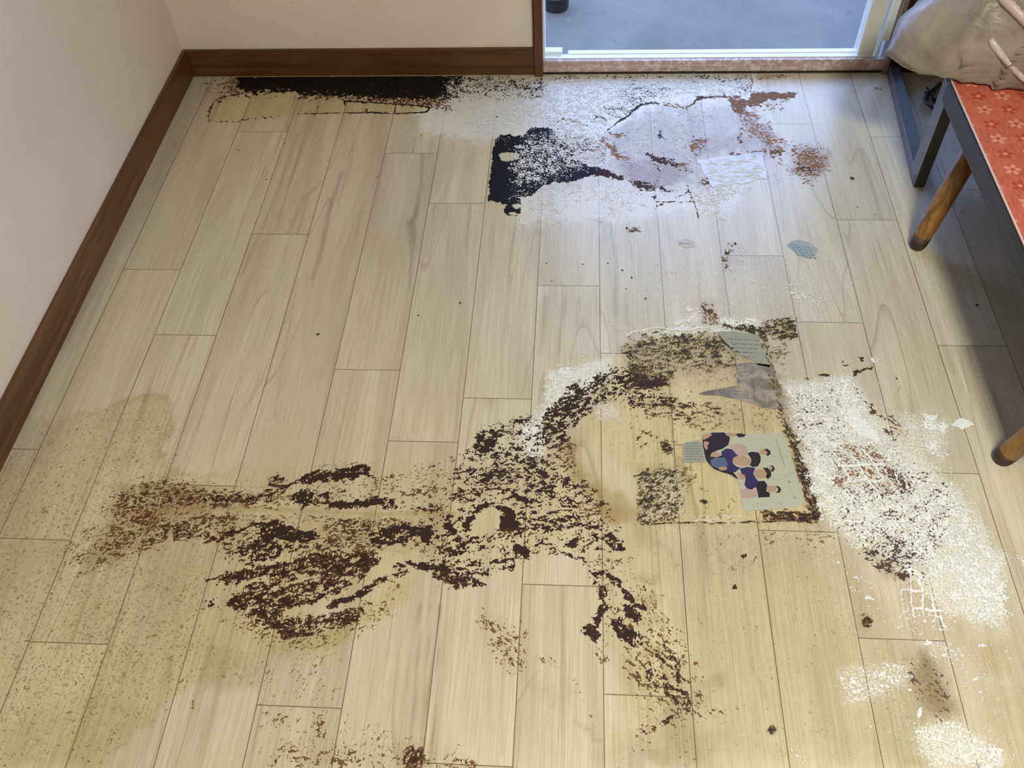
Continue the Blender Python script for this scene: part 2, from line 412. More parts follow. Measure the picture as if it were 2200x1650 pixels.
# ------------------------------------------------------------------ where the dirt lies (photo positions on the floor)
# each entry: kind (p polygon, s stroke, e ellipse), outline, density (negative wipes clean), edge softness,
#             streak direction in degrees, clump size in mm, darkness 0..1, olive 0..1
RED = (0.25, 0.0); BRN = (0.55, 0.1); BLK = (0.9, 0.15); OLV = (0.6, 0.9); TAR = (1.0, 0.5); TAN = (0.0, 0.4)
MAIN = [
 ('p', [(195,1180),(235,1130),(225,1090),(260,1050),(320,1025),(400,1035),(440,1060),(450,1098),(345,1104),(330,1140),(290,1180),(225,1215),(180,1205)], .46, 26, 12, 3.5, RED),
 ('p', [(130,1165),(240,1100),(330,1100),(300,1190),(200,1240),(120,1225)], .22, 34, 40, 3.0, RED),
 ('p', [(300,1045),(350,1035),(430,1050),(560,1055),(600,1070),(600,1092),(350,1092),(290,1090)], .55, 12, 5, 4, RED),
 ('s', [(235,1185,8),(300,1150,12),(340,1115,10)], .55, 14, 35, 3.5, RED),
 ('s', [(250,1100,8),(300,1070,10),(350,1050,10)], .5, 14, 35, 3.5, RED),
 # upper ridge
 ('s', [(440,1072,7),(500,1072,10),(545,1075,9),(575,1065,9)], .78, 7, 5, 5, BRN),
 ('p', [(562,1040),(590,1022),(615,1030),(622,1050),(590,1062),(570,1066)], .72, 8, 20, 5, BRN),
 ('s', [(575,1066,8),(612,1050,8),(640,1038,6),(665,1032,8)], .72, 7, 15, 5, BRN),
 ('s', [(618,1043,4),(659,1030,9),(700,1024,13),(750,1017,13),(783,1012,12),(798,1021,6)], .88, 6, 10, 6, BLK),
 ('p', [(655,1020),(680,1000),(740,990),(785,998),(800,1015),(720,1015)], .22, 10, 10, 3, BRN),
 ('p', [(626,1080),(632,1058),(655,1048),(675,1056),(672,1085),(650,1092)], .85, 6, 30, 7, BLK),
 ('p', [(672,1062),(700,1060),(720,1075),(700,1088),(668,1088)], .68, 8, 20, 5, BRN),
 ('s', [(714,1084,9),(760,1083,9),(809,1079,9),(835,1080,11),(850,1090,8)], .82, 6, 8, 6, BLK),
 ('s', [(850,1092,8),(900,1093,7),(950,1092,7)], .55, 8, 8, 5, BRN),
 ('p', [(640,1060),(700,1048),(780,1040),(840,1020),(900,1000),(985,985),(990,1085),(850,1080),(760,1078),(690,1072)], .20, 14, 25, 4, BLK),
 ('p', [(860,1010),(985,982),(990,1040),(900,1050)], .22, 10, 28, 4, BLK),
 # olive freckles in the yellow stain
 ('p', [(0,1040),(120,900),(250,870),(360,860),(340,1000),(560,1020),(540,1100),(440,1220),(430,1400),(560,1470),(400,1500),(240,1650),(0,1650)], .055, 30, 60, 5, (0.1,0.75)),
 ('p', [(60,1000),(240,900),(330,960),(330,1050),(200,1150),(0,1250),(0,1050)], .06, 30, 60, 4, (0.3,0.8)),
 ('p', [(0,1250),(300,1150),(440,1300),(420,1450),(200,1480),(0,1560)], .07, 30, 60, 5, (0.1,0.7)),
 ('p', [(540,1400),(740,1390),(730,1520),(560,1510)], .10, 24, 70, 4, (0.35,0.4)),
 ('p', [(560,1530),(720,1530),(1020,1620),(1000,1650),(560,1650)], .10, 20, 60, 5, (0.3,0.4)),
 ('p', [(1290,1150),(1760,1140),(1900,1400),(1960,1600),(1500,1650),(1300,1600),(1420,1400)], .035, 40, 60, 4, (0.3,0.6)),
 # below the scraped line
 ('p', [(345,1108),(480,1104),(600,1112),(640,1116),(600,1125),(540,1130),(480,1155),(420,1160),(350,1168),(300,1180),(320,1140)], .52, 12, 8, 4.5, RED),
 ('s', [(400,1146,4),(440,1156,7),(468,1160,6),(500,1143,6),(550,1128,7),(585,1120,8)], .78, 6, 15, 5, BRN),
 ('p', [(545,1130),(560,1118),(590,1118),(640,1133),(680,1142),(692,1150),(670,1160),(640,1166),(600,1160),(565,1165)], .86, 7, 15, 7, BLK),
 ('p', [(497,1190),(515,1172),(548,1158),(590,1163),(640,1172),(630,1190),(575,1203),(545,1212),(520,1198)], .74, 8, 22, 5, BLK),
 ('p', [(560,1115),(690,1106),(800,1112),(900,1112),(930,1125),(800,1140),(790,1190),(690,1188),(690,1120)], .50, 12, 5, 3.5, (0.35,0)),
 ('p', [(795,1142),(850,1126),(915,1122),(932,1140),(905,1155),(862,1168),(812,1177),(796,1165)], .84, 6, 8, 7, BLK),
 ('p', [(448,1245),(490,1226),(523,1222),(590,1212),(640,1192),(700,1182),(750,1176),(795,1180),(818,1195),(809,1217),(755,1258),(700,1288),(640,1305),(600,1312),(553,1306),(500,1312),(486,1290),(520,1265),(470,1256)], .74, 8, 18, 6, BRN),
 ('p', [(700,1200),(760,1180),(800,1182),(815,1200),(790,1235),(740,1265),(700,1280)], .82, 8, 25, 6, BRN),
 ('s', [(440,1300,4),(480,1290,5),(520,1285,8)], .6, 8, 5, 5, BLK),
 ('s', [(420,1312,3),(450,1305,3),(480,1300,5)], .5, 6, 15, 4, BLK),
 ('s', [(450,1246,4),(490,1240,6),(520,1228,8)], .8, 5, 12, 5, BLK),
 ('p', [(500,1305),(560,1300),(600,1320),(640,1338),(700,1330),(760,1315),(790,1300),(760,1330),(720,1345),(650,1352),(600,1345),(540,1330)], .78, 9, 8, 6, BRN),
 ('p', [(570,1300),(600,1300),(640,1345),(630,1380),(600,1370),(580,1330)], .66, 12, -50, 5, BRN),
 ('p', [(470,1310),(560,1325),(610,1360),(720,1345),(800,1305),(860,1250),(850,1310),(760,1370),(660,1405),(560,1385),(480,1345)], .27, 20, 25, 3.2, (0.3,0.1)),
 ('p', [(520,1312),(600,1328),(680,1322),(745,1308),(800,1290),(775,1335),(700,1362),(640,1378),(570,1352)], .70, 8, 10, 4, BRN),
 ('s', [(703,1302,7),(741,1286,9),(770,1276,10),(790,1262,10)], .84, 5, 22, 5, BLK),
 ('s', [(795,1258,9),(820,1246,8),(850,1237,6),(878,1226,4)], .8, 6, 22, 5, BRN),
 ('p', [(480,1150),(560,1130),(700,1140),(830,1120),(930,1125),(900,1175),(780,1185),(640,1200),(520,1215),(480,1200)], .38, 10, 12, 5, BRN),
 ('p', [(440,1060),(600,1045),(800,1020),(985,1000),(985,1090),(700,1085),(440,1085)], .24, 10, 10, 4, BRN),
 # channels that stayed bare
 ('s', [(607,1312,2),(660,1307,3),(705,1296,3.5),(745,1276,4),(785,1256,4.5),(830,1226,6),(870,1205,7),(930,1208,5)], -.8, 5, 0, 0, BLK),
 ('s', [(555,1219,2),(590,1205,3),(626,1193,3),(660,1180,1.5)], -.8, 4, 0, 0, BLK),
 ('s', [(500,1262,3),(530,1250,5),(565,1246,4),(590,1250,2)], -.8, 5, 0, 0, BLK),
 ('s', [(570,1272,2.5),(600,1262,2.5),(640,1250,2.5),(690,1235,2)], -.8, 3, 0, 0, BLK),
 ('s', [(560,1045,2),(620,1056,3),(680,1040,3),(750,1045,2)], -.6, 4, 0, 0, BLK),
 ('s', [(470,1135,2),(540,1118,2.5),(620,1115,2.5),(680,1125,1.5)], -.6, 4, 0, 0, BLK),
 ('s', [(345,1097,2.5),(480,1096,3),(600,1099,3.5),(700,1104,3.5),(800,1108,3.5),(985,1112,4)], -.85, 2.5, 0, 0, BLK),
 # right end of the tail, waves under it
 ('s', [(847,1217,5),(880,1211,6),(908,1218,8),(950,1222,8),(985,1230,6)], .82, 5, -10, 6, BLK),
 ('p', [(925,1222),(960,1228),(1005,1240),(1012,1255),(995,1268),(965,1262),(935,1245)], .72, 8, -10, 5, BRN),
 ('p', [(1008,1243),(1040,1244),(1050,1255),(1015,1263)], .72, 5, 0, 5, BLK),
 # middle: loose clumps everywhere
 ('p', [(985,985),(1030,930),(1120,900),(1220,905),(1235,1000),(1290,1065),(1335,1130),(1345,1185),(1250,1180),(1190,1185),(1100,1208),(1010,1245),(930,1222),(900,1180),(930,1120),(985,1105)], .35, 12, 12, 7, BLK),
 ('p', [(975,1000),(1035,1000),(1030,1045),(985,1085),(965,1080)], .42, 8, 15, 5, BLK),
 ('p', [(1015,955),(1022,935),(1060,915),(1078,925),(1070,960),(1040,965),(1025,975)], .74, 7, 25, 6, BLK),
 ('e', [(1052,953),(18,9)], .97, 4, 0, 9, BLK), ('e', [(1040,969),(13,8)], .97, 4, 0, 9, BLK),
 ('s', [(1075,932,6),(1108,926,7)], .72, 5, 10, 5, BLK),
 ('s', [(1105,908,5),(1125,900,7),(1146,902,7)], .75, 6, 10, 5, BLK),
 ('p', [(1132,965),(1150,940),(1190,930),(1222,935),(1205,960),(1165,965)], .66, 8, 30, 6, BLK),
 ('p', [(1145,925),(1186,860),(1240,820),(1310,795),(1380,790),(1400,820),(1330,850),(1276,870),(1240,910),(1200,930)], .64, 12, 35, 6, BLK),
 ('p', [(1090,968),(1227,965),(1227,1008),(1120,1000)], .40, 10, 20, 5, BLK),
 ('p', [(1190,955),(1232,955),(1235,1010),(1200,1012)], .5, 12, 20, 4, RED),
 ('s', [(1053,1009,2.5),(1091,997,3.5),(1126,993,4.5),(1150,1004,7),(1172,1020,9)], .9, 4, 15, 6, BLK),
 ('p', [(1126,1000),(1150,998),(1176,1020),(1170,1032),(1130,1025)], .74, 6, -15, 5, BLK),
 ('p', [(1031,1015),(1090,1000),(1130,1005),(1126,1030),(1070,1038),(1010,1042)], .52, 6, 14, 3.5, BLK),
 ('e', [(1046,1028),(20,9)], .85, 6, 5, 6, BLK),
 ('p', [(1093,1062),(1103,1056),(1120,1060),(1135,1070),(1146,1082),(1130,1084),(1110,1078)], .93, 5, -20, 8, BLK),
 ('p', [(1197,1072),(1215,1070),(1242,1078),(1243,1092),(1225,1094),(1200,1084)], .88, 5, -10, 7, BLK),
 ('e', [(1183,1058),(12,5)], .95, 4, 15, 8, BLK), ('e', [(1168,1038),(14,5)], .85, 4, -10, 6, BLK),
 ('p', [(1210,1075),(1290,1080),(1290,1120),(1240,1110)], .5, 8, 0, 4, RED),
 ('p', [(1108,1100),(1128,1103),(1142,1108),(1130,1114),(1112,1108)], .95, 4, -20, 8, BLK),
 ('p', [(1160,1118),(1180,1112),(1210,1128),(1195,1134),(1170,1128)], .82, 4, -20, 6, BLK),
 ('p', [(1202,1105),(1235,1105),(1242,1115),(1222,1118)], .85, 4, -15, 7, BLK),
 ('p', [(1233,1120),(1262,1128),(1286,1126),(1288,1138),(1262,1140),(1240,1130)], .93, 4, -15, 8, BLK),
 ('p', [(1212,1172),(1222,1160),(1244,1152),(1246,1162),(1228,1178)], .95, 4, 40, 8, BLK),
 ('p', [(1290,1140),(1310,1146),(1330,1160),(1342,1180),(1322,1182),(1304,1166)], .74, 6, -40, 7, BLK),
 ('p', [(1106,1166),(1125,1172),(1140,1185),(1140,1196),(1110,1198),(1100,1186)], .86, 5, -15, 7, BLK),
 ('p', [(1060,1212),(1080,1190),(1120,1190),(1145,1200),(1140,1215),(1120,1228),(1075,1228)], .62, 7, 20, 6, BLK),
 ('p', [(940,1205),(975,1210),(1010,1222),(1060,1228),(1060,1238),(1000,1232)], .6, 6, -5, 6, BLK),
 ('s', [(1140,1205,4),(1180,1192,4),(1210,1188,3),(1240,1200,3)], .55, 4, 15, 4, BLK),
 ('p', [(925,1100),(1000,1105),(1020,1130),(1000,1160),(930,1160)], .5, 8, 20, 8, BLK),
 ('e', [(916,1148),(17,16)], .97, 5, 0, 9, BLK), ('e', [(964,1130),(12,8)], .95, 4, 0, 9, BLK), ('e', [(975,1143),(9,7)], .95, 4, 0, 9, BLK),
 ('s', [(1002,1128,8),(1015,1108,8),(1030,1092,7),(1055,1085,6),(1082,1092,8),(1100,1108,10)], .92, 5, 20, 7, BLK),
 ('p', [(1074,1108),(1098,1104),(1112,1120),(1117,1130),(1105,1142),(1085,1144),(1070,1138)], .97, 4, 0, 9, BLK),
 ('s', [(1095,1142,6),(1060,1152,5),(1035,1160,5)], .6, 6, 15, 5, BRN),
 ('p', [(1008,1150),(1018,1122),(1036,1097),(1052,1091),(1068,1096),(1074,1112),(1066,1132),(1050,1145),(1030,1153)], -1.0, 3, 0, 0, BLK),
 ('p', [(1110,1210),(1150,1195),(1200,1190),(1245,1205),(1262,1232),(1270,1262),(1130,1260),(1100,1232)], -1.0, 6, 0, 0, BLK),
 # leg of the spill running toward the bottom
 ('p', [(1265,1225),(1300,1222),(1310,1260),(1300,1275),(1280,1262),(1268,1245)], .52, 6, -55, 7, BLK),
 ('s', [(1245,1195,6),(1262,1215,7),(1275,1235,6)], .5, 5, -50, 6, BLK),
 ('p', [(1305,1233),(1320,1235),(1338,1252),(1332,1264),(1315,1256)], .88, 5, -45, 8, BLK),
 ('p', [(1338,1262),(1355,1264),(1385,1295),(1393,1312),(1378,1318),(1372,1338),(1345,1330),(1340,1290)], .70, 7, -50, 7, BLK),
 ('s', [(1282,1262,7),(1297,1285,7),(1300,1305,7),(1288,1322,7),(1282,1340,7)], .8, 5, -60, 7, BLK),
 ('p', [(1248,1348),(1262,1340),(1280,1342),(1290,1362),(1284,1382),(1268,1380),(1256,1364)], .93, 5, 0, 7, BLK),
 ('p', [(1310,1330),(1330,1330),(1350,1355),(1382,1365),(1385,1395),(1350,1390),(1330,1372)], .66, 7, -45, 6, BLK),
 ('p', [(1345,1370),(1400,1365),(1470,1410),(1478,1450),(1430,1440),(1370,1400)], .48, 10, -40, 6, (0.5,0.5)),
 ('p', [(1370,1440),(1400,1440),(1460,1430),(1480,1480),(1492,1530),(1462,1535),(1445,1500),(1400,1475)], .52, 10, -40, 6, BRN),
 ('s', [(1452,1440,9),(1465,1480,12),(1475,1520,13)], .72, 8, -50, 6, BRN),
 ('s', [(1425,1552,7),(1447,1540,6)], .85, 4, 25, 6, BRN),
 ('p', [(1366,1560),(1390,1552),(1412,1565),(1400,1580),(1370,1578)], .58, 6, 10, 5, (0.4,0)),
 ('p', [(1480,1490),(1530,1510),(1575,1530),(1560,1545),(1500,1545)], .32, 12, -10, 6, BRN),
 ('p', [(1270,1200),(1345,1190),(1420,1290),(1500,1420),(1520,1540),(1400,1570),(1350,1480),(1330,1400),(1290,1340)], .24, 22, -45, 5, BRN),
 ('p', [(1262,1380),(1300,1385),(1310,1420),(1285,1425)], .35, 10, -50, 4, RED),
 # reddish freckles around
 ('p', [(1010,1330),(1060,1320),(1130,1345),(1130,1440),(1100,1450),(1060,1410),(1040,1360)], .28, 18, -30, 4, (0.3,0.1)),
 ('p', [(1080,1400),(1120,1360),(1130,1430),(1110,1450)], .42, 12, -50, 4, (0.3,0.1)),
 ('s', [(1140,1410,4),(1190,1425,5),(1235,1470,6),(1255,1510,5),(1275,1555,4)], .25, 8, -40, 4, BRN),
 ('p', [(600,1600),(700,1610),(760,1610),(860,1600),(920,1615),(940,1650),(620,1650)], .24, 14, 5, 5, (0.35,0.1)),
 ('p', [(865,1620),(870,1605),(912,1602),(915,1650),(860,1650)], .55, 8, 70, 4, RED),
 ('p', [(955,1650),(975,1630),(1000,1624),(1020,1638),(1025,1650)], .55, 7, 10, 4, RED),
 ('p', [(570,1520),(610,1530),(610,1570),(570,1560)], .26, 12, -60, 4, RED),
 ('p', [(660,1520),(700,1525),(700,1620),(660,1650)], .20, 12, 80, 5, RED),
 ('e', [(608,1607),(11,6)], .8, 4, 20, 6, OLV), ('e', [(594,1632),(4,8)], .9, 3, 80, 5, OLV), ('e', [(414,1512),(4,12)], .9, 3, 80, 5, (0.2,0.9)),
 ('p', [(1340,1560),(1500,1560),(1510,1650),(1330,1650)], .08, 16, 0, 4, BRN),
]
FILM = [
 ('p', [(1350,745),(1430,715),(1640,715),(1690,900),(1600,925),(1500,925),(1440,990),(1370,990),(1340,880)], .09, 10, 15, 4, OLV),
 ('p', [(1340,742),(1380,722),(1430,712),(1520,712),(1560,740),(1600,760),(1560,795),(1450,800),(1420,835),(1350,800)], .52, 14, 12, 6, OLV),
 ('p', [(1430,720),(1500,712),(1550,735),(1545,760),(1500,745),(1440,745)], .66, 10, 20, 6, OLV),
 ('p', [(1335,760),(1350,755),(1382,775),(1390,795),(1370,795)], .5, 5, -40, 5, BLK),
 ('p', [(1360,806),(1375,800),(1430,806),(1440,826),(1400,838),(1360,834)], .82, 7, 5, 6, (0.75,0.35)),
 ('p', [(1330,840),(1400,838),(1450,850),(1450,880),(1380,886),(1340,870)], .46, 8, 5, 6, BLK),
 ('p', [(1375,868),(1440,862),(1545,868),(1560,890),(1480,905),(1380,895)], .50, 9, 5, 6, OLV),
 ('p', [(1450,895),(1560,880),(1600,900),(1560,915),(1460,930)], .26, 8, 12, 4, OLV),
 ('s', [(1365,962,2),(1372,938,3),(1385,930,3),(1412,942,3),(1390,955,3),(1372,965,2)], .6, 4, 10, 4, OLV),
 ('p', [(1415,950),(1440,948),(1446,975),(1425,975)], .68, 5, 15, 5, OLV),
 ('p', [(1368,1025),(1385,1005),(1440,1000),(1460,1030),(1470,1070),(1450,1120),(1370,1128)], .50, 8, 30, 4, (0.75,0.9)),
 ('p', [(1440,1005),(1490,1000),(1500,1030),(1470,1065)], .3, 10, 30, 4, OLV),
 ('e', [(1510,1078),(8,5)], .85, 4, 10, 6, OLV),
 ('p', [(1490,1040),(1590,1060),(1600,1120),(1490,1120)], .10, 10, 10, 4, OLV),
 ('s', [(1640,730,5),(1655,790,8),(1675,860,8),(1690,930,10)], .50, 6, -60, 4, OLV),
 ('s', [(1694,925,7),(1712,980,11),(1730,1040,12),(1750,1100,12)], .76, 6, -55, 4.5, (0.6,0.55)),
 ('s', [(1645,1106,9),(1690,1107,10),(1750,1112,12)], .80, 6, 5, 5, (0.5,0.2)),
 ('s', [(1556,700,3),(1590,704,7),(1632,708,7),(1640,725,6)], .76, 5, 0, 4, (0.8,0.6)),
 ('p', [(1642,690),(1690,684),(1708,690),(1711,722),(1700,735),(1660,722),(1640,715)], .72, 8, 20, 5, OLV),
 ('s', [(1648,690,3),(1690,687,4),(1706,694,5),(1708,718,5),(1700,730,4)], .85, 4, 20, 5, OLV),
 ('p', [(1640,735),(1700,735),(1690,790),(1660,790)], .26, 10, 20, 4, OLV),
 ('p', [(1500,650),(1530,660),(1545,690),(1530,705),(1508,690)], .44, 8, -55, 4, (0.4,0.3)),
 ('p', [(1600,830),(1690,850),(1700,920),(1620,925),(1560,910)], .12, 10, -30, 4, OLV),
 ('p', [(1560,740),(1640,745),(1650,785),(1570,790)], .15, 8, 5, 4, OLV),
 ('p', [(1770,1130),(1640,1130),(1640,1160),(1740,1190),(1790,1160)], .16, 12, 5, 4, (0.6,0.3)),
 ('p', [(1500,1130),(1640,1150),(1650,1240),(1560,1280),(1500,1200)], .07, 20, 40, 4, BRN),
 ('s', [(1365,1128,1.6),(1464,1123,1.6),(1580,1124,1.6),(1762,1117,2.0)], .75, 2, 0, 4, OLV),
 ('s', [(1545,720,1.5),(1552,733,2),(1570,748,1.5)], .9, 2, 0, 4, BLK),
 ('e', [(1578,523),(4,3)], .9, 2, 0, 4, BLK),
 ('p', [(1553,540),(1572,522),(1580,530),(1562,560),(1570,575),(1560,580),(1550,555)], .42, 4, 60, 4, (0.7,0.6)),
 ('p', [(1340,490),(1375,490),(1378,498),(1345,497)], .55, 3, 0, 4, OLV),
 ('e', [(1597,1196),(6,5)], .9, 3, 0, 5, BRN), ('e', [(1580,1262),(5,4)], .95, 3, 0, 5, BLK),
 ('e', [(1862,1335),(13,14)], .78, 6, 0, 5, (0.4,0.3)), ('e', [(1659,1570),(7,9)], .8, 5, 0, 5, OLV),
]
STRIP = [
 ('p', [(505,160),(600,155),(1000,155),(990,196),(965,215),(900,214),(800,212),(700,206),(645,205),(625,197),(560,199),(525,203),(512,190)], 1.0, 9, 0, 3, TAR),
 ('p', [(470,158),(530,158),(530,200),(480,205),(465,190)], .48, 16, 5, 2.5, (0.5,0.2)),
 ('p', [(640,204),(700,206),(900,212),(965,214),(968,236),(925,232),(880,225),(760,216),(640,210)], .72, 9, 5, 2.5, (0.45,0.15)),
 ('p', [(960,165),(1030,162),(1100,168),(1165,170),(1175,195),(1150,210),(1060,205),(970,215)], .52, 16, 5, 3, (0.9,0.8)),
 ('p', [(960,180),(1010,178),(1010,205),(965,212)], .60, 10, 5, 3, (0.9,0.6)),
 ('s', [(1132,190,2),(1156,189,2.5)], .95, 2, 0, 4, BLK),
 ('p', [(1125,190),(1165,188),(1170,210),(1135,210)], .4, 6, 0, 3, (0.6,0.3)),
 ('s', [(448,262,1.6),(449,240,1.8),(458,220,2),(475,210,2),(500,204,2),(522,202,2)], .95, 2.0, 0, 4, BRN),
 ('s', [(460,222,3),(490,206,4),(515,200,5)], .5, 5, 0, 3, BRN),
 ('s', [(448,262,1.4),(470,261,1.6),(500,262,1.4),(530,258,1.4)], .55, 2, 0, 4, BLK),
 ('s', [(530,257,1.4),(570,252,1.4),(610,249,1.3)], .35, 3, 0, 4, BLK),
 ('s', [(640,245,.6),(730,243,.9),(800,242,1.2),(850,244,1.3),(900,242,1.5),(917,240,1.6),(924,232,2),(905,228,1.4),(850,224,1.4),(800,221,1.4),(740,217,1.4)], .97, 1.3, 0, 4, BLK),
 ('s', [(741,218,1.5),(741,224,2)], .95, 1.5, 0, 4, BLK), ('s', [(788,235,2),(788,239,2)], .95, 1.5, 0, 4, BLK), ('s', [(849,222,1.4),(849,244,1.2)], .95, 1.3, 0, 4, BLK), ('s', [(683,226,1.2),(684,240,1.2)], .7, 1.5, 0, 4, BLK),
 ('s', [(958,225,2),(958,237,1.2)], .95, 2, 0, 4, BRN),
 ('p', [(425,175),(450,178),(450,192),(430,188)], .25, 6, 0, 3, BRN),
]
PATCH = [
 ('p', [(1065,294),(1078,289),(1122,293),(1133,287),(1133,278),(1142,274),(1158,274),(1186,276),(1194,292),(1206,302),(1242,318),(1229,341),(1240,352),(1302,367),(1270,378),(1233,389),(1186,393),(1160,402),(1142,421),(1125,422),(1112,421),(1121,440),(1080,440),(1072,434),(1050,431),(1051,388),(1057,345),(1061,312)], 1.0, 2.5, 0, 5, (1.0,1.0)),
 ('e', [(1101,451),(19,13)], 1.0, 2.0, 0, 5, TAR),
 ('e', [(1109,443),(9,5)], -1, 2, 0, 0, TAR), ('e', [(1102,459),(9,4)], -1, 2, 0, 0, TAR),
 ('p', [(1071,332),(1078,329),(1088,327),(1110,327),(1117,333),(1113,342),(1102,345),(1086,347),(1076,343)], -1, 1.5, 0, 0, TAR),
 ('s', [(1106,315,2),(1118,317,2.5),(1118,311,1.5)], -1, 1.5, 0, 0, TAR),
 ('p', [(1186,276),(1240,290),(1300,300),(1300,345),(1240,350),(1200,300)], .33, 16, 20, 3, (0.95,1.0)),
 ('p', [(1231,345),(1245,348),(1270,358),(1300,362),(1316,372),(1345,382),(1340,388),(1300,380),(1270,376),(1236,388),(1228,370)], 1.0, 4, 0, 4, (0.85,0.0)),
]
DOOR = [
 ('s', [(1298,285,1.2),(1325,264,1.6),(1345,252,2.2),(1360,238,2.8),(1376,226,3.2),(1395,222,2.4),(1415,222,1.6)], 0.95, 2, 0, 4, (0.85,0.5)),
 ('s', [(1415,222,1.4),(1450,227,2.5),(1475,233,3.5)], 0.62, 4, -10, 4, RED),
 ('s', [(1475,233,2),(1490,222,2.5),(1500,211,3),(1530,208,3),(1558,208,3)], 0.92, 2.5, 0, 4, (0.6,0.1)),
 ('p', [(1556,206),(1580,206),(1600,216),(1618,212),(1640,222),(1625,230),(1600,226),(1605,240),(1590,248),(1575,236),(1565,222)], 0.90, 6, 0, 4, (0.4,0)),
 ('p', [(1613,200),(1640,198),(1700,199),(1711,202),(1709,210),(1680,214),(1650,214),(1640,222),(1615,222),(1606,216)], 0.95, 3, 0, 4, (0.42,0.05)),
 ('p', [(1640,220),(1700,215),(1680,235),(1650,240)], 0.35, 10, 10, 3, (0.2,0)),
 ('s', [(1614,160,2),(1616,180,2.5),(1612,200,2.5)], 0.70, 3, 80, 4, (0.4,0)),
 ('p', [(1615,160),(1700,158),(1690,168),(1640,172)], 0.46, 6, 0, 3, (0.1,0.2)),
 ('p', [(1585,232),(1620,248),(1650,270),(1660,290),(1690,305),(1680,330),(1652,337),(1640,320),(1625,300),(1600,285)], 0.46, 16, -40, 3.5, (0.12,0.15)),
 ('s', [(1596,240,5),(1615,246,6),(1630,252,4)], 0.55, 5, -20, 3.5, (0.3,0.1)),
 ('p', [(1650,326),(1665,322),(1684,320),(1687,328),(1672,336),(1656,336)], 0.88, 5, 5, 5, (0.5,0.1)),
 ('e', [(1676,347),(6,8)], 0.41, 5, 0, 4, RED),
 ('p', [(1700,325),(1715,312),(1745,312),(1780,335),(1785,358),(1765,370),(1740,392),(1720,385),(1690,370),(1710,360)], 0.52, 14, 20, 3.5, (0.3,0.15)),
 ('p', [(1710,360),(1735,352),(1758,362),(1745,374),(1720,370)], 0.72, 9, -10, 4, (0.7,0.1)),
 ('e', [(1418,292),(5,6)], 0.95, 3, 0, 4, TAR), ('s', [(1418,282,1.5),(1420,292,2),(1430,300,1)], 0.90, 2, 0, 4, TAR),
 ('s', [(1590,288,3),(1586,298,3),(1594,306,2.5)], 0.80, 3, 0, 4, (0.5,0.2)),
 ('p', [(1475,305),(1500,299),(1518,300),(1515,318),(1500,330),(1478,322)], 0.62, 12, 5, 3.5, (0.3,0.1)),
 ('s', [(1495,302,2),(1508,301,2)], 0.90, 2, 0, 4, BRN),
 ('s', [(1390,330,3),(1405,338,5),(1425,348,6),(1440,345,6),(1452,356,5)], 0.88, 4, -15, 4.5, (0.75,0.2)),
 ('p', [(1440,345),(1480,350),(1490,365),(1455,365)], 0.55, 8, 0, 4, (0.4,0)),
 ('p', [(1340,380),(1365,388),(1400,396),(1430,402),(1438,410),(1400,412),(1372,404)], 0.78, 7, -8, 4, (0.75,0.4)),
 ('s', [(1310,285,3),(1325,290,4),(1343,292,3)], 0.60, 4, 0, 4, (0.35,0.1)),
 ('s', [(1296,300,4),(1300,312,6),(1322,318,7),(1318,330,5),(1340,342,4),(1352,350,3)], 0.72, 5, 0, 4, (0.3,0.0)),
 ('p', [(1230,310),(1270,302),(1275,318),(1245,330)], 0.54, 8, 0, 3.5, OLV),
 ('s', [(1400,345,3),(1420,370,2),(1412,380,3)], 0.60, 5, 0, 4, BRN),
 ('p', [(1500,380),(1520,385),(1535,400),(1520,405),(1500,392)], 0.60, 5, 0, 4, (0.5,0.3)),
 ('s', [(1476,400,1.2),(1484,420,1.6),(1496,450,1.8),(1501,468,1)], 0.85, 2, 0, 4, (0.6,0.4)),
 ('s', [(1410,434,1),(1448,434,1.2),(1484,434,1.2)], 0.75, 1.6, 0, 4, (0.6,0.5)),
 ('s', [(1440,427,1),(1460,422,1.5),(1480,412,2)], 0.75, 2, 0, 4, (0.5,0.5)), ('s', [(1404,425,3),(1410,420,2)], 0.70, 3, 0, 4, OLV),
 ('s', [(1408,450,2.5),(1410,443,1.5),(1425,438,1.5)], 0.70, 2, 0, 4, (0.6,0.5)),
 ('s', [(1190,270,1),(1206,256,2),(1225,256,2),(1245,266,1.5),(1262,270,1)], 0.60, 2, 0, 4, (0.5,0.2)), ('s', [(1274,262,1.5),(1280,252,2),(1296,253,2),(1303,260,1.5)], 0.70, 2, 0, 4, (0.5,0.2)),
 ('p', [(1170,158),(1390,157),(1610,157),(1612,172),(1560,172),(1500,178),(1400,170),(1200,176)], 0.32, 8, 5, 3, (1.0,1.0)),
 ('p', [(1480,157),(1610,157),(1612,200),(1590,200),(1580,175),(1500,170)], 0.35, 7, 5, 3, (1.0,1.0)),
 ('p', [(1330,190),(1380,180),(1440,182),(1445,195),(1390,212),(1370,235),(1345,252),(1310,245),(1300,228),(1330,215)], 0.32, 9, 10, 3, (0.9,0.9)),
 ('s', [(1297,228,1.2),(1302,240,1.4),(1320,250,1.4),(1338,254,1.4)], 0.75, 2, 0, 3, (0.9,0.9)),
 ('e', [(1888,190),(9,3)], 0.75, 4, 0, 4, (0.4,0)), ('e', [(1830,384),(7,4)], 0.00, 3, 0, 4, TAR),
 ('p', [(1340,300),(1480,270),(1560,280),(1590,330),(1490,345),(1380,335)], 0.05, 10, 0, 3, RED),
 ('p', [(1560,330),(1645,322),(1650,332),(1600,340)], 0.54, 4, 5, 3, (0.5,0.2)),
]
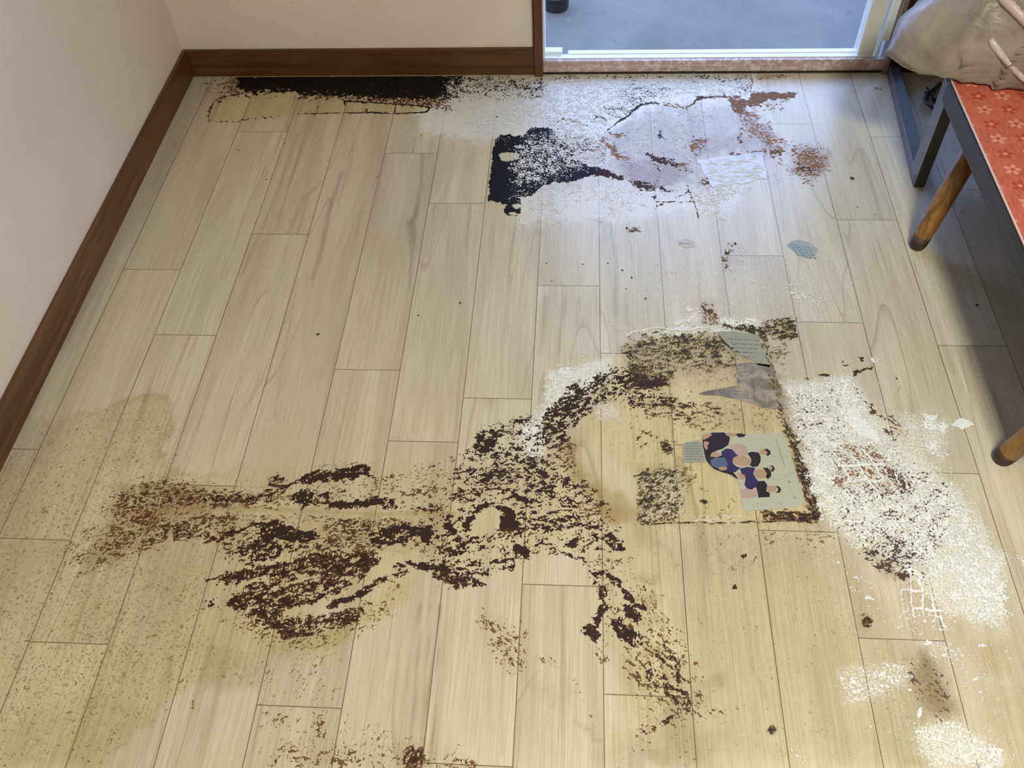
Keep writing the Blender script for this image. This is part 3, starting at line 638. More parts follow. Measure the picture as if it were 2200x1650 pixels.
PRINT = [
 ('p', [(1785,975),(1820,945),(1880,955),(1930,1005),(1955,1050),(1920,1065),(1870,1050),(1840,1060),(1800,1045)], .38, 12, -45, 3.2, (0.3,0.6)),
 ('p', [(1783,1030),(1800,1022),(1822,1030),(1815,1042),(1795,1048)], .7, 6, 0, 4, (0.4,0)),
 ('p', [(1900,1000),(1930,1005),(1962,1050),(1945,1060),(1915,1040)], .62, 8, -50, 4, (0.5,0.75)),
 ('p', [(1915,1150),(1945,1165),(1965,1210),(1985,1225),(1990,1240),(1950,1250),(1900,1235),(1860,1205),(1850,1180),(1880,1160)], .50, 12, 20, 3, (0.5,0.8)),
 ('p', [(1850,1165),(1885,1155),(1895,1190),(1860,1200)], .40, 10, 20, 4, (0.4,0)),
 ('s', [(1835,800,2.5),(1845,798,3),(1862,792,2.5),(1874,790,2)], .95, 2.5, 0, 5, (0.75,0.3)), ('s', [(1838,800,3),(1836,812,3)], .8, 3, 0, 4, (0.75,0.3)),
 ('e', [(1772,806),(11,4)], .9, 3, 5, 5, (0.75,0.2)), ('e', [(1812,783),(10,8)], .6, 4, 0, 4, OLV), ('e', [(1853,771),(7,4)], .85, 3, 0, 5, (0.75,0.3)), ('e', [(1735,813),(6,2)], .7, 3, 0, 5, BRN),
 ('s', [(1836,830,6),(1850,855,8),(1875,885,9),(1905,900,8),(1930,915,6)], .42, 8, -50, 3.5, (0.6,0.2)),
 ('p', [(1890,905),(1930,925),(1925,955),(1900,945)], .38, 8, 0, 3.5, (0.5,0.75)),
 ('s', [(1926,808,1),(1930,820,1.5),(1932,838,1)], .6, 2, 0, 4, BRN),
 ('p', [(1800,1040),(1980,1000),(2060,1080),(2010,1200),(1900,1230),(1800,1130)], .34, 20, 20, 3.5, (0.45,0.75)),
 ('p', [(1700,850),(1800,830),(1820,940),(1760,1000),(1730,980)], .26, 16, 10, 3.5, (0.7,0.6)),
 ('p', [(1930,1420),(2000,1410),(2040,1480),(2050,1540),(2000,1550),(1960,1480)], .24, 18, -40, 4, (0.3,0.8)),
]
# white powder, same format
POW_R = [
 ('p', [(1682,824),(1720,826),(1760,820),(1800,808),(1826,802),(1850,840),(1880,905),(1925,955),(1990,1010),(2060,1060),(2110,1130),(2150,1210),(2170,1290),(2150,1350),(2080,1330),(1990,1240),(1900,1190),(1850,1190),(1800,1140),(1762,1110),(1742,1060),(1722,980),(1702,900)], .54, 16, 0, 3.0, 0),
 ('p', [(1790,815),(1825,805),(1845,850),(1880,900),(1893,935),(1880,950),(1850,940),(1810,915),(1795,880),(1780,840)], .70, 16, 0, 4, 0),
 ('p', [(1815,880),(1840,878),(1885,925),(1893,945),(1870,950),(1835,930),(1812,905)], .99, 10, 0, 6, 0),
 ('p', [(1740,985),(1785,985),(1800,1060),(1860,1080),(1900,1110),(1880,1160),(1820,1160),(1770,1110),(1752,1060)], .55, 16, 0, 4, 0),
 ('p', [(1975,905),(1988,892),(2010,892),(2015,905),(2040,915),(2030,930),(1985,920)], .85, 7, 0, 4, 0),
 ('p', [(2040,912),(2060,900),(2085,905),(2095,913),(2070,922),(2045,922)], 1.0, 4, 0, 6, 0),
 ('p', [(1985,950),(2010,945),(2020,958),(2005,975),(1988,970)], .85, 7, 0, 4, 0),
 ('p', [(1930,890),(1990,880),(2040,930),(2040,990),(1980,980),(1930,940)], .30, 20, 0, 3.0, 0),
 ('p', [(2000,1130),(2070,1120),(2100,1170),(2130,1260),(2110,1310),(2060,1290),(2020,1220)], .50, 24, 0, 5, 0),
 ('p', [(2060,1230),(2085,1215),(2120,1240),(2130,1290),(2100,1310),(2070,1290)], .78, 12, 0, 6, 0),
 ('p', [(1960,1000),(2040,1010),(2090,1080),(2080,1160),(2000,1150)], .34, 20, 0, 4, 0),
 ('p', [(2060,1060),(2160,1150),(2200,1260),(2200,1380),(2140,1370),(2120,1250)], .14, 30, 0, 3, 0),
 ('p', [(1690,760),(1800,800),(1900,840),(2000,880),(2120,1050),(2200,1150),(2200,1420),(1980,1420),(1800,1250),(1740,1150),(1700,950)], .07, 30, 0, 3, 0),
 ('p', [(1720,1130),(1800,1150),(1900,1240),(1960,1340),(1880,1350),(1760,1220)], .12, 24, 0, 3, 0),
 ('p', [(1790,955),(1880,955),(1930,1005),(1965,1055),(1920,1065),(1860,1050),(1800,1045)], -.55, 12, 0, 0, 0), ('p', [(1915,1150),(1945,1165),(1985,1225),(1940,1250),(1860,1205),(1855,1175)], -.5, 14, 0, 0, 0), ('p', [(1930,1235),(2040,1235),(2040,1330),(1930,1330)], -.6, 12, 0, 0, 0), ('p', [(1850,840),(1905,895),(1935,950),(1900,945),(1860,885)], -.4, 10, 0, 0, 0),
 # boot print ridges
 ('s', [(1810,1003,2.6),(1850,999,3),(1900,998,3.5)], .95, 2, 0, 6, 0), ('s', [(1818,1036,2.6),(1860,1031,2.6),(1890,1034,2.6)], .95, 2, 0, 6, 0),
 ('s', [(1808,1000,2.6),(1818,1020,2.6),(1826,1034,2.6)], .95, 2, 0, 6, 0), ('s', [(1826,978,2.2),(1845,998,2.2),(1862,1030,2.6),(1885,1055,2.2)], .95, 2, 0, 6, 0), ('s', [(1850,965,2.2),(1870,985,2.4),(1885,1008,2.4),(1898,1035,2.4)], .95, 2, 0, 6, 0),
 ('s', [(1778,955,2),(1812,952,2),(1822,955,2)], .85, 2, 0, 5, 0), ('s', [(1808,952,2),(1806,968,2)], .85, 2, 0, 5, 0), ('s', [(1940,1020,2.2),(1950,1052,2.2)], .9, 2, 0, 5, 0), ('s', [(1920,1015,2),(1935,1045,2)], .85, 2, 0, 5, 0),
 ('s', [(1937,1268,2.4),(1960,1270,2.6),(1984,1270,2.6)], .95, 2, 0, 6, 0), ('s', [(1962,1308,2.4),(1985,1308,2.6),(2000,1312,2.6),(2030,1314,2.4)], .95, 2, 0, 6, 0),
 ('s', [(1957,1230,2.2),(1956,1268,2.6),(1957,1300,2.6),(1964,1325,2.2)], .95, 2, 0, 6, 0), ('s', [(1972,1245,2.2),(1983,1268,2.6),(1981,1308,2.6),(1984,1322,2)], .95, 2, 0, 6, 0),
 ('s', [(1996,1235,2.2),(2006,1262,2.6),(2010,1280,2.2)], .95, 2, 0, 6, 0), ('s', [(1986,1272,2),(1998,1276,2.6),(2006,1305,2.6),(2012,1318,2)], .95, 2, 0, 6, 0), ('s', [(2020,1250,2),(2025,1285,2.2)], .9, 2, 0, 6, 0),
 ('s', [(2018,1325,3),(2025,1340,3),(2036,1354,2.4)], .92, 3, 0, 5, 0), ('s', [(2010,1322,2.4),(2002,1335,2.4)], .9, 3, 0, 5, 0), ('s', [(1937,1268,2.2),(1937,1290,2)], .85, 2, 0, 5, 0),
 ('s', [(2136,1232,2.2),(2132,1262,2)], .85, 2, 0, 5, 0), ('p', [(1945,1215),(2040,1215),(2050,1240),(2000,1245),(1945,1235)], .55, 8, 0, 5, 0),
 ('p', [(1930,1290),(2030,1320),(2040,1360),(1980,1370),(1930,1340)], .22, 10, 0, 4, 0),
 ('e', [(1868,1286),(10,5)], .9, 4, 0, 6, 0), ('e', [(1993,1381),(8,5)], .95, 4, 0, 6, 0), ('e', [(1838,1240),(4,3)], .9, 3, 0, 6, 0),
 ('p', [(2120,1300),(2150,1300),(2160,1330),(2135,1335)], .6, 8, 0, 5, 0), ('p', [(2180,1195),(2200,1195),(2200,1215),(2185,1212)], .6, 6, 0, 4, 0),
]
POW_B = [
 ('p', [(1800,1450),(1850,1430),(1900,1420),(1950,1430),(1960,1450),(1930,1470),(1880,1500),(1830,1520),(1800,1480)], .26, 14, -20, 5, 0),
 ('s', [(1900,1430,4),(1930,1432,4),(1955,1455,4)], .62, 5, -40, 5, 0), ('s', [(1880,1450,5),(1900,1445,5)], .7, 5, 0, 5, 0), ('e', [(1953,1483),(4,4)], 1, 2, 0, 6, 0),
 ('p', [(2010,1560),(2060,1555),(2110,1590),(2150,1620),(2150,1650),(2040,1650),(2010,1600)], .46, 16, 0, 4, 0),
 ('p', [(2120,1600),(2140,1605),(2150,1630),(2125,1635)], .8, 8, 0, 5, 0),
 ('e', [(1976,1532),(6,8)], .85, 4, 60, 5, 0), ('p', [(1960,1570),(2000,1560),(2020,1590),(1980,1600)], .4, 8, 0, 4, 0),
 ('p', [(2040,1400),(2200,1380),(2200,1650),(2100,1650),(2050,1500)], .09, 30, 0, 3, 0), ('p', [(1740,1350),(1900,1380),(2000,1560),(1900,1620),(1800,1560)], .07, 30, 0, 3, 0),
 ('p', [(1980,1370),(2060,1380),(2080,1450),(2020,1440)], .26, 14, -50, 4, 0), ('p', [(1700,1600),(1730,1610),(1730,1640),(1705,1640)], .35, 10, 0, 4, 0),
 ('s', [(2080,1470,3),(2100,1455,3)], .7, 3, 0, 5, 0), ('e', [(2107,1385),(8,4)], .7, 4, 0, 5, 0),
]
POW_C = [
 ('p', [(1180,812),(1200,790),(1232,786),(1240,800),(1230,820),(1200,840),(1180,860),(1165,860)], .72, 10, 30, 5, 0),
 ('p', [(1200,795),(1235,788),(1232,806),(1205,812)], .95, 6, 0, 6, 0),
 ('p', [(1140,905),(1160,865),(1190,835),(1260,790),(1320,770),(1310,800),(1230,830),(1190,870),(1160,915)], .42, 14, 35, 4, 0),
 ('p', [(1120,925),(1150,880),(1175,880),(1165,915),(1140,945),(1150,985),(1130,975)], .52, 10, 60, 4, 0),
 ('e', [(1135,966),(5,7)], .95, 3, 0, 5, 0), ('e', [(1128,926),(6,5)], .95, 3, 0, 5, 0), ('s', [(1135,930,3),(1155,950,3)], .8, 4, 0, 5, 0),
 ('p', [(1240,770),(1300,745),(1310,800),(1250,815)], .2, 16, 0, 3.5, 0),
 ('s', [(1428,712,4),(1460,708,5),(1500,704,4),(1530,700,2)], .92, 3, 5, 6, 0), ('s', [(1345,722,1),(1365,712,1.6),(1400,706,1.6),(1430,704,2.2)], .9, 1.5, 0, 6, 0), ('s', [(1315,698,1),(1348,722,1.4)], .9, 1.5, 0, 6, 0),
 ('p', [(1450,700),(1480,672),(1500,665),(1500,680),(1470,700)], .70, 7, 30, 5, 0), ('s', [(1450,696,3),(1480,688,3.5),(1503,668,2)], .97, 2, 0, 6, 0), ('e', [(1478,662),(8,5)], .9, 4, 0, 5, 0),
 ('p', [(1540,690),(1560,680),(1620,684),(1640,690),(1630,702),(1560,700)], .74, 6, 0, 4, 0),
 ('p', [(1440,540),(1600,560),(1660,600),(1640,680),(1500,650),(1450,620),(1380,620),(1370,580)], .13, 24, 10, 3.5, 0),
 ('p', [(1690,600),(1720,600),(1780,640),(1760,660),(1700,650)], .33, 12, -20, 4, 0), ('p', [(1640,560),(1820,540),(1830,600),(1700,620)], .08, 20, 0, 3, 0),
 ('p', [(1580,540),(1605,540),(1605,560),(1585,570)], .42, 8, 30, 4, 0), ('s', [(1570,576,1.2),(1578,590,1.2),(1576,608,1)], .9, 1.2, 0, 5, 0),
 ('p', [(1380,560),(1460,560),(1470,610),(1400,620)], .17, 16, 0, 3, 0),
 ('p', [(1180,620),(1330,600),(1340,760),(1240,780)], .04, 30, 0, 3, 0), ('p', [(1560,700),(1800,700),(1760,800),(1680,830),(1660,760)], .07, 20, 0, 3, 0),
 ('e', [(1875,775),(10,6)], .7, 4, 0, 5, 0), ('p', [(1290,640),(1660,640),(1650,700),(1300,700)], .06, 20, 0, 3, 0),
 ('p', [(1285,870),(1330,870),(1330,900),(1290,895)], .26, 10, 0, 3, 0),
 ('p', [(1600,640),(1640,610),(1650,700),(1560,690)], .09, 10, 0, 3, 0),
]
POW_D = [
 ('p', [(960,170),(1010,165),(1100,172),(1170,178),(1180,200),(1100,225),(1000,240),(930,245),(950,220)], .40, 20, 0, 3, 0),
 ('p', [(950,215),(1060,215),(1160,205),(1200,230),(1160,270),(1060,300),(1020,290),(990,260),(900,255)], .34, 24, 0, 3.2, 0),
 ('p', [(1090,215),(1130,210),(1150,240),(1120,262),(1085,255)], .5, 14, 0, 5, 0),
 ('p', [(1165,158),(1300,160),(1620,160),(1615,215),(1500,205),(1420,218),(1370,225),(1300,270),(1200,300),(1170,280),(1160,215)], .36, 16, 0, 3.4, 0),
 ('p', [(1130,290),(1190,282),(1300,290),(1310,350),(1240,365),(1150,400),(1110,400),(1095,360),(1110,320)], .46, 20, 0, 2.8, 0),
 ('p', [(1180,290),(1260,300),(1250,350),(1180,350),(1150,320)], .55, 16, 0, 3, 0),
 ('p', [(1090,400),(1130,400),(1180,395),(1240,385),(1330,395),(1400,410),(1350,470),(1320,440),(1200,440),(1190,480),(1130,490),(1115,475),(1130,440),(1090,435)], .20, 16, 0, 3.2, 0),
 ('p', [(1150,430),(1200,430),(1200,480),(1150,490)], .30, 12, 0, 4, 0), ('e', [(1121,482),(10,8)], .75, 6, 0, 5, 0), ('e', [(1165,495),(10,7)], .5, 6, 0, 5, 0),
 ('p', [(1290,410),(1335,410),(1335,460),(1310,465)], .34, 12, 0, 3.4, 0), ('e', [(1384,440),(8,5)], .6, 4, 0, 4, 0), ('e', [(1286,472),(8,6)], .5, 4, 0, 4, 0),
 ('p', [(1480,408),(1600,395),(1620,410),(1560,430),(1540,450),(1565,465),(1555,472),(1510,455),(1490,430)], .40, 12, -10, 3.4, 0),
 ('p', [(1300,385),(1480,400),(1500,300),(1560,230),(1420,230),(1310,290),(1330,330)], .16, 16, 0, 3.4, 0),
 ('p', [(1630,320),(1760,300),(1780,400),(1700,420),(1600,400),(1560,410)], .12, 20, 0, 3, 0),
 ('p', [(1600,400),(1850,400),(1860,480),(1700,480)], .04, 30, 0, 3, 0),
 ('p', [(840,270),(980,290),(970,300),(850,285)], .14, 10, 0, 3, 0), ('p', [(1020,268),(1060,270),(1070,292),(1040,295)], .6, 8, -20, 4, 0),
 ('p', [(1700,330),(1740,320),(1780,345),(1760,375),(1710,370)], .16, 10, 0, 3, 0),
]
# soaked-in tints of the floor: channel -> entries (kind, outline, strength, softness)
TINT = {
 'yellow': [
  ('p', [(309,849),(350,852),(368,872),(368,918),(340,955),(345,996),(371,1016),(428,1024),(479,1021),(520,998),(561,1011),(600,1000),(620,1060),(640,1250),(690,1380),(570,1420),(480,1450),(420,1470),(330,1526),(309,1562),(257,1604),(221,1650),(-200,1650),(-200,1000),(60,1000),(100,950),(130,900),(200,880),(255,872)], .40, 8),
  ('s', [(255,872,4),(309,850,7),(350,854,7),(366,876,7),(366,918,8),(341,955,8),(346,996,6),(371,1014,5),(428,1022,5),(479,1019,4),(520,1000,5)], .55, 6),
  ('s', [(120,905,4),(150,900,6),(200,885,6)], .5, 8), ('s', [(97,900,6),(110,930,7),(100,960,5)], .6, 8),
  ('p', [(850,1240),(900,1240),(880,1290),(820,1330),(760,1370),(700,1400),(640,1390),(760,1310)], .55, 12),
  ('p', [(1000,1170),(1230,950),(1345,740),(1640,705),(1700,900),(1765,1120),(1900,1300),(1990,1500),(2040,1650),(1500,1650),(1400,1620),(1330,1500),(1300,1330),(1250,1190)], .34, 24),
  ('p', [(1345,740),(1430,714),(1636,714),(1690,900),(1762,1117),(1464,1123),(1366,1130),(1370,1020),(1240,930),(1270,840)], .6, 4),
  ('p', [(448,260),(449,235),(460,216),(500,204),(550,203),(610,199),(640,212),(700,213),(850,224),(920,232),(915,241),(730,243),(640,247),(560,256),(500,263)], .65, 2),
  ('p', [(560,1000),(1000,1000),(1230,960),(1300,1120),(1110,1220),(900,1220),(760,1300),(600,1300)], .35, 24),
  ('p', [(1125,235),(1170,235),(1165,265),(1120,275)], .5, 8),
  ('p', [(1090,1240),(1130,1210),(1200,1190),(1110,1300)], .2, 12),
 ],
 'brown': [
  ('s', [(200,885,2),(255,871,2),(309,847,2.5),(352,851,2.5),(369,874,2.5),(369,918,2.5),(341,955,2.5),(346,998,2.5),(371,1018,2.5),(428,1026,2),(479,1023,2),(520,998,2)], .28, 5),
  ('s', [(330,1526,3),(309,1562,3),(257,1604,3),(221,1650,3)], .3, 6),
  ('s', [(1225,955,10),(1228,990,14),(1250,1030,16),(1290,1060,16),(1310,1100,18)], .8, 18),
  ('p', [(1280,1060),(1340,1065),(1366,1100),(1360,1125),(1300,1125),(1280,1090)], .7, 14),
  ('e', [(1300,880),(28,20)], .22, 14), ('p', [(1190,930),(1230,900),(1260,940),(1240,990),(1200,990)], .3, 14),
  ('p', [(1370,1125),(1420,1135),(1400,1180),(1370,1170)], .32, 12), ('e', [(1392,1245),(22,12)], .5, 10), ('e', [(1398,1288),(20,16)], .5, 8), ('e', [(1405,1335),(22,14)], .42, 10),
  ('e', [(1402,1400),(22,16)], .5, 10), ('p', [(1400,1440),(1460,1440),(1480,1460),(1420,1460)], .35, 10), ('p', [(1490,1465),(1550,1450),(1560,1480),(1500,1485)], .38, 10), ('p', [(1480,1480),(1530,1500),(1540,1540),(1490,1530)], .3, 12),
  ('s', [(1240,1545,4),(1262,1570,7),(1290,1592,5)], .42, 5), ('s', [(1180,1420,4),(1225,1480,6),(1245,1540,4)], .15, 10), ('p', [(1390,1610),(1430,1610),(1430,1640),(1395,1640)], .4, 8), ('e', [(1340,1610),(25,10)], .2, 10),
  ('p', [(1960,1410),(1990,1400),(2010,1440),(2040,1490),(2055,1530),(2040,1550),(2000,1530),(1975,1480)], .8, 18), ('e', [(1995,1470),(34,40)], .6, 18), ('e', [(1960,1640),(20,14)], .35, 10),
  ('e', [(1545,1580),(30,10)], .15, 12), ('e', [(1858,1335),(16,14)], .4, 8), ('e', [(1660,1570),(8,10)], .5, 4),
  ('p', [(1345,350),(1420,340),(1470,355),(1480,385),(1440,400),(1370,395),(1340,380)], .9, 12),
  ('p', [(1585,235),(1620,245),(1655,275),(1680,310),(1670,335),(1640,315),(1610,285)], .8, 14), ('p', [(1480,300),(1580,290),(1640,300),(1600,322),(1500,336)], .7, 12),
  ('p', [(1700,320),(1740,312),(1780,340),(1775,365),(1735,388),(1700,365)], .8, 12), ('s', [(1290,300,6),(1320,320,10),(1345,345,8)], .6, 10), ('p', [(1228,306),(1290,300),(1320,340),(1300,360),(1240,340)], .65, 12),
  ('p', [(1640,215),(1700,213),(1690,230),(1650,240)], .18, 10), ('s', [(1420,225,4),(1480,235,5),(1500,215,5)], .3, 6),
  ('s', [(345,1095,7),(420,1092,6),(485,1093,4),(580,1096,3),(700,1100,3),(800,1105,3),(980,1108,4)], .40, 4), ('s', [(360,1090,1.5),(480,1089,1.5),(580,1094,1.5),(700,1098,1.5),(830,1103,2),(930,1100,3),(980,1104,2)], .75, 1.5),
  ('p', [(490,158),(560,158),(540,200),(480,205)], .35, 10), ('p', [(900,214),(966,214),(968,240),(925,236)], .62, 8),
  ('s', [(1330,1000,4),(1370,1005,3)], .2, 6), ('s', [(1366,1130,3),(1600,1128,3),(1760,1120,4)], .3, 5), ('p', [(1300,840),(1450,840),(1440,870),(1300,880)], .12, 12),
  ('s', [(1400,1160,1.5),(1440,1180,1.5),(1452,1220,1.5)], .5, 1.5),
 ],
 'pink': [
  ('p', [(180,1205),(235,1130),(260,1050),(330,1030),(430,1050),(450,1100),(340,1120),(300,1185),(220,1215)], .75, 20), ('p', [(0,1560),(200,1480),(330,1540),(250,1650),(0,1650)], .45, 30),
  ('p', [(450,1100),(1000,1105),(900,1180),(700,1200),(500,1190)], .35, 20), ('p', [(470,1320),(620,1360),(780,1330),(700,1420),(560,1400)], .4, 24), ('p', [(590,1590),(940,1600),(1020,1650),(590,1650)], .3, 16),
  ('p', [(1020,1320),(1140,1340),(1140,1450),(1230,1500),(1180,1510),(1070,1430)], .35, 20), ('p', [(1300,1560),(1520,1560),(1540,1650),(1280,1650)], .45, 26), ('p', [(2090,1380),(2170,1380),(2180,1460),(2110,1450)], .6, 20), ('p', [(2100,1480),(2200,1480),(2200,1650),(2130,1650)], .5, 30),
  ('p', [(400,1380),(520,1400),(600,1480),(440,1470)], .25, 24), ('p', [(1900,1180),(2060,1260),(2060,1380),(1960,1360)], .35, 24), ('p', [(1900,930),(1980,920),(1990,990),(1930,990)], .45, 14), ('p', [(1340,1420),(1480,1440),(1460,1560),(1380,1560)], .4, 20),
  ('p', [(1080,170),(1170,175),(1170,212),(1110,212)], .3, 8), ('p', [(1480,640),(1545,650),(1550,700),(1500,705)], .35, 12), ('p', [(1690,840),(1800,830),(1800,940),(1720,960)], .25, 16),
 ],
 'dust_sheen': [
  ('p', [(1682,824),(1830,802),(1900,900),(2060,1050),(2160,1210),(2160,1350),(2040,1330),(1900,1200),(1800,1140),(1745,1060)], .40, 18), ('p', [(1930,890),(2040,900),(2030,990),(1950,980)], .35, 20),
  ('p', [(1930,1210),(2060,1220),(2060,1370),(1930,1350)], .12, 16), ('p', [(2050,1200),(2160,1190),(2160,1320),(2080,1320)], .35, 16), ('p', [(1660,740),(1900,780),(2100,900),(2200,1100),(2200,1650),(1950,1650),(1800,1350),(1700,1000)], .08, 40),
  ('p', [(1160,900),(1180,800),(1320,765),(1300,820),(1190,880)], .55, 16), ('p', [(1120,920),(1180,870),(1170,980),(1120,980)], .4, 12), ('p', [(1200,700),(1340,680),(1330,780),(1230,790)], .12, 24),
  ('p', [(1290,440),(1700,480),(1860,560),(1850,700),(1700,720),(1400,700),(1300,620)], .13, 40), ('p', [(1340,715),(1500,700),(1640,690),(1640,706),(1440,722)], .4, 6), ('p', [(1440,700),(1500,660),(1510,690)], .4, 8),
  ('p', [(900,240),(960,165),(1165,166),(1620,158),(1620,215),(1420,220),(1300,290),(1320,350),(1130,410),(1100,300),(1010,300),(900,285)], .62, 22), ('p', [(1100,300),(1300,290),(1300,350),(1120,400)], .35, 16),
  ('p', [(1100,410),(1330,395),(1480,408),(1620,390),(1560,470),(1500,450),(1350,480),(1190,480),(1120,490)], .42, 18), ('p', [(1300,290),(1480,235),(1620,230),(1800,300),(1860,400),(1700,440),(1500,420),(1330,380)], .08, 24),
  ('p', [(1610,158),(1900,158),(1930,300),(1900,340),(1700,300),(1640,230)], .10, 24), ('p', [(1960,1560),(2060,1550),(2160,1620),(2150,1650),(1990,1650)], .4, 16), ('p', [(1800,1430),(1960,1420),(1940,1480),(1820,1520)], .25, 16),  # first outline: doorway sheen painted faintly white, without dust
  ('p', [(820,260),(1020,270),(1030,330),(830,300)], .10, 16), ('p', [(1370,1025),(1465,1005),(1475,1110),(1370,1128)], .22, 6), ('p', [(1270,860),(1330,870),(1330,900),(1280,900)], .3, 10),
  ('p', [(1490,1110),(1590,1102),(1596,1112),(1490,1124)], .25, 3),
 ],
 'speck': [
  ('p', [(-200,1000),(60,900),(200,860),(370,850),(420,1020),(560,1010),(640,1060),(560,1100),(500,1220),(430,1330),(520,1400),(640,1400),(560,1480),(400,1500),(240,1650),(-200,1650)], .62, 40),
  ('p', [(0,1050),(240,1000),(300,1200),(420,1250),(460,1400),(300,1500),(0,1600)], .35, 50), ('p', [(200,930),(340,1000),(240,1000)], .4, 24),
  ('p', [(540,1400),(740,1390),(720,1520),(560,1510)], .38, 24), ('p', [(550,1520),(730,1520),(960,1600),(1020,1650),(540,1650)], .5, 24), ('p', [(1000,1320),(1250,1400),(1260,1560),(1100,1480)], .3, 30),
  ('p', [(1340,1130),(1760,1130),(1900,1400),(2100,1650),(1280,1650),(1340,1500)], .40, 40), ('p', [(1345,740),(1630,715),(1760,1115),(1370,1130),(1370,1000),(1250,930)], .45, 8), ('p', [(1290,480),(1850,480),(1880,700),(1640,720),(1300,700)], .16, 40),
  ('p', [(60,760),(200,500),(400,200),(440,210),(300,480),(100,900)], .22, 20), ('p', [(300,500),(1150,450),(1150,860),(900,980),(380,900)], .02, 40), ('p', [(1850,1350),(2100,1350),(2200,1650),(1900,1650)], .3, 40),
  ('p', [(448,260),(460,216),(640,212),(920,232),(730,243),(500,263)], .3, 3),
 ],
 'net': [
  ('p', [(1310,285),(1480,250),(1620,250),(1660,330),(1500,345),(1490,395),(1390,405),(1310,360)], .35, 14), ('p', [(1700,320),(1780,320),(1780,370),(1730,390)], .6, 12), ('p', [(1230,300),(1300,290),(1310,350),(1240,345)], .5, 10),
  ('s', [(255,872,5),(309,852,10),(350,860,10),(362,880,10),(362,920,10),(341,955,10),(346,996,8)], .5, 8), ('p', [(200,880),(360,860),(340,1000),(200,1000)], .3, 20), ('p', [(0,1560),(330,1500),(250,1650),(0,1650)], .16, 20),
  ('p', [(440,1360),(620,1380),(560,1470),(430,1470)], .35, 24), ('p', [(180,1205),(235,1130),(260,1050),(330,1030),(430,1050),(450,1100),(340,1120),(300,1185),(220,1215)], .6, 20),
  ('p', [(700,1110),(960,1110),(930,1180),(700,1190)], .4, 12), ('p', [(1366,1010),(1470,1000),(1480,1110),(1368,1128)], .55, 8), ('p', [(1345,745),(1560,720),(1560,830),(1360,830)], .40, 12), ('p', [(1560,790),(1690,790),(1690,925),(1500,925)], .25, 12),
  ('s', [(1690,925,9),(1750,1100,12)], .8, 5), ('p', [(1640,1098),(1760,1098),(1765,1118),(1645,1118)], .8, 5), ('p', [(1640,688),(1710,686),(1708,730),(1645,722)], .6, 8), ('p', [(1490,1130),(1760,1130),(1780,1200),(1560,1260)], .24, 24), ('p', [(1960,1420),(2050,1420),(2060,1540),(1980,1540)], .35, 20),
 ],
 'grime_shade': [
  ('p', [(1380,1140),(1760,1130),(1820,1180),(1960,1380),(2100,1650),(1340,1650),(1480,1400)], .30, 50), ('p', [(1290,480),(1850,480),(1980,900),(1700,900),(1640,700),(1300,700)], .14, 50), ('p', [(1960,1390),(2010,1400),(2060,1530),(2030,1560),(1960,1500)], .45, 20),  # first outline: greyish-olive dirt, deepened to dim the over-lit lower right
  ('s', [(908,330,2),(905,400,3),(893,460,4)], 0.6, 3),
  ('s', [(893,460,4),(884,480,9),(886,520,8),(882,560,2),(880,620,1.5)], 0.55, 3),
  ('s', [(640,290,3),(600,400,2.5),(560,500,2),(520,590,3)], 0.45, 3),
  ('s', [(735,370,3),(705,460,3.5),(690,540,3),(670,600,2)], 0.6, 3),
  ('s', [(690,390,2.5),(650,430,2.5),(620,500,2)], 0.4, 3),
  ('s', [(668,240,2),(640,340,2),(600,470,1.5)], 0.4, 3),
  ('s', [(1310,480,3),(1325,560,4),(1322,650,5),(1328,760,3)], 0.5, 3),
  ('s', [(1350,500,1.5),(1362,600,2)], 0.35, 3),
  ('s', [(1172,640,5),(1168,700,4),(1160,760,4)], 0.4, 3),
  ('s', [(1245,640,4),(1240,700,3)], 0.4, 3),
  ('s', [(1215,640,3),(1200,760,3)], 0.3, 3),
  ('s', [(903,1300,1.5),(893,1480,1.5),(880,1650,1.5)], 0.7, 3),
  ('s', [(945,1300,1.8),(938,1480,1.8),(925,1650,1.8)], 0.8, 3),
  ('s', [(925,1300,1.2),(915,1480,1.2),(905,1650,1.2)], 0.5, 3),
  ('s', [(1085,1400,2),(1080,1520,3),(1078,1620,2)], 0.45, 3),
  ('s', [(1590,1180,3),(1600,1320,3),(1615,1440,5),(1660,1520,3)], 0.45, 3),
  ('s', [(640,600,2),(610,760,2),(590,900,2)], 0.35, 3),
  ('s', [(1060,480,2),(1045,640,1.5)], 0.3, 3),
  ('s', [(1850,330,2),(1880,420,2.5),(1905,520,2)], 0.35, 3),
  ('s', [(1960,560,2),(2010,680,2),(2050,800,2)], 0.4, 3),
  ('s', [(2100,1080,2),(2160,1260,2),(2200,1380,2)], 0.45, 3),
  ('s', [(430,900,1.5),(380,1020,1.5)], 0.3, 3),
  ('s', [(250,880,2),(200,1010,2),(150,1140,2)], 0.35, 3),
  ('s', [(250,560,2),(180,720,2),(120,860,2)], 0.4, 3),
  ('p', [(1310,280),(1380,235),(1480,240),(1560,225),(1640,270),(1660,330),(1560,325),(1490,345),(1500,400),(1400,405),(1310,370)], .45, 16), ('p', [(1230,300),(1300,290),(1330,340),(1300,370),(1240,350)], .35, 12), ('p', [(1700,320),(1780,320),(1780,370),(1730,390)], .3, 12),
  ('p', [(1366,1000),(1470,1000),(1480,1110),(1368,1128)], .30, 12), ('p', [(1340,740),(1560,714),(1640,720),(1680,860),(1560,800),(1350,830)], .30, 14), ('s', [(1640,720,8),(1700,920,12),(1756,1108,14)], .5, 8), ('p', [(1560,880),(1690,890),(1700,925),(1560,925)], .12, 8),
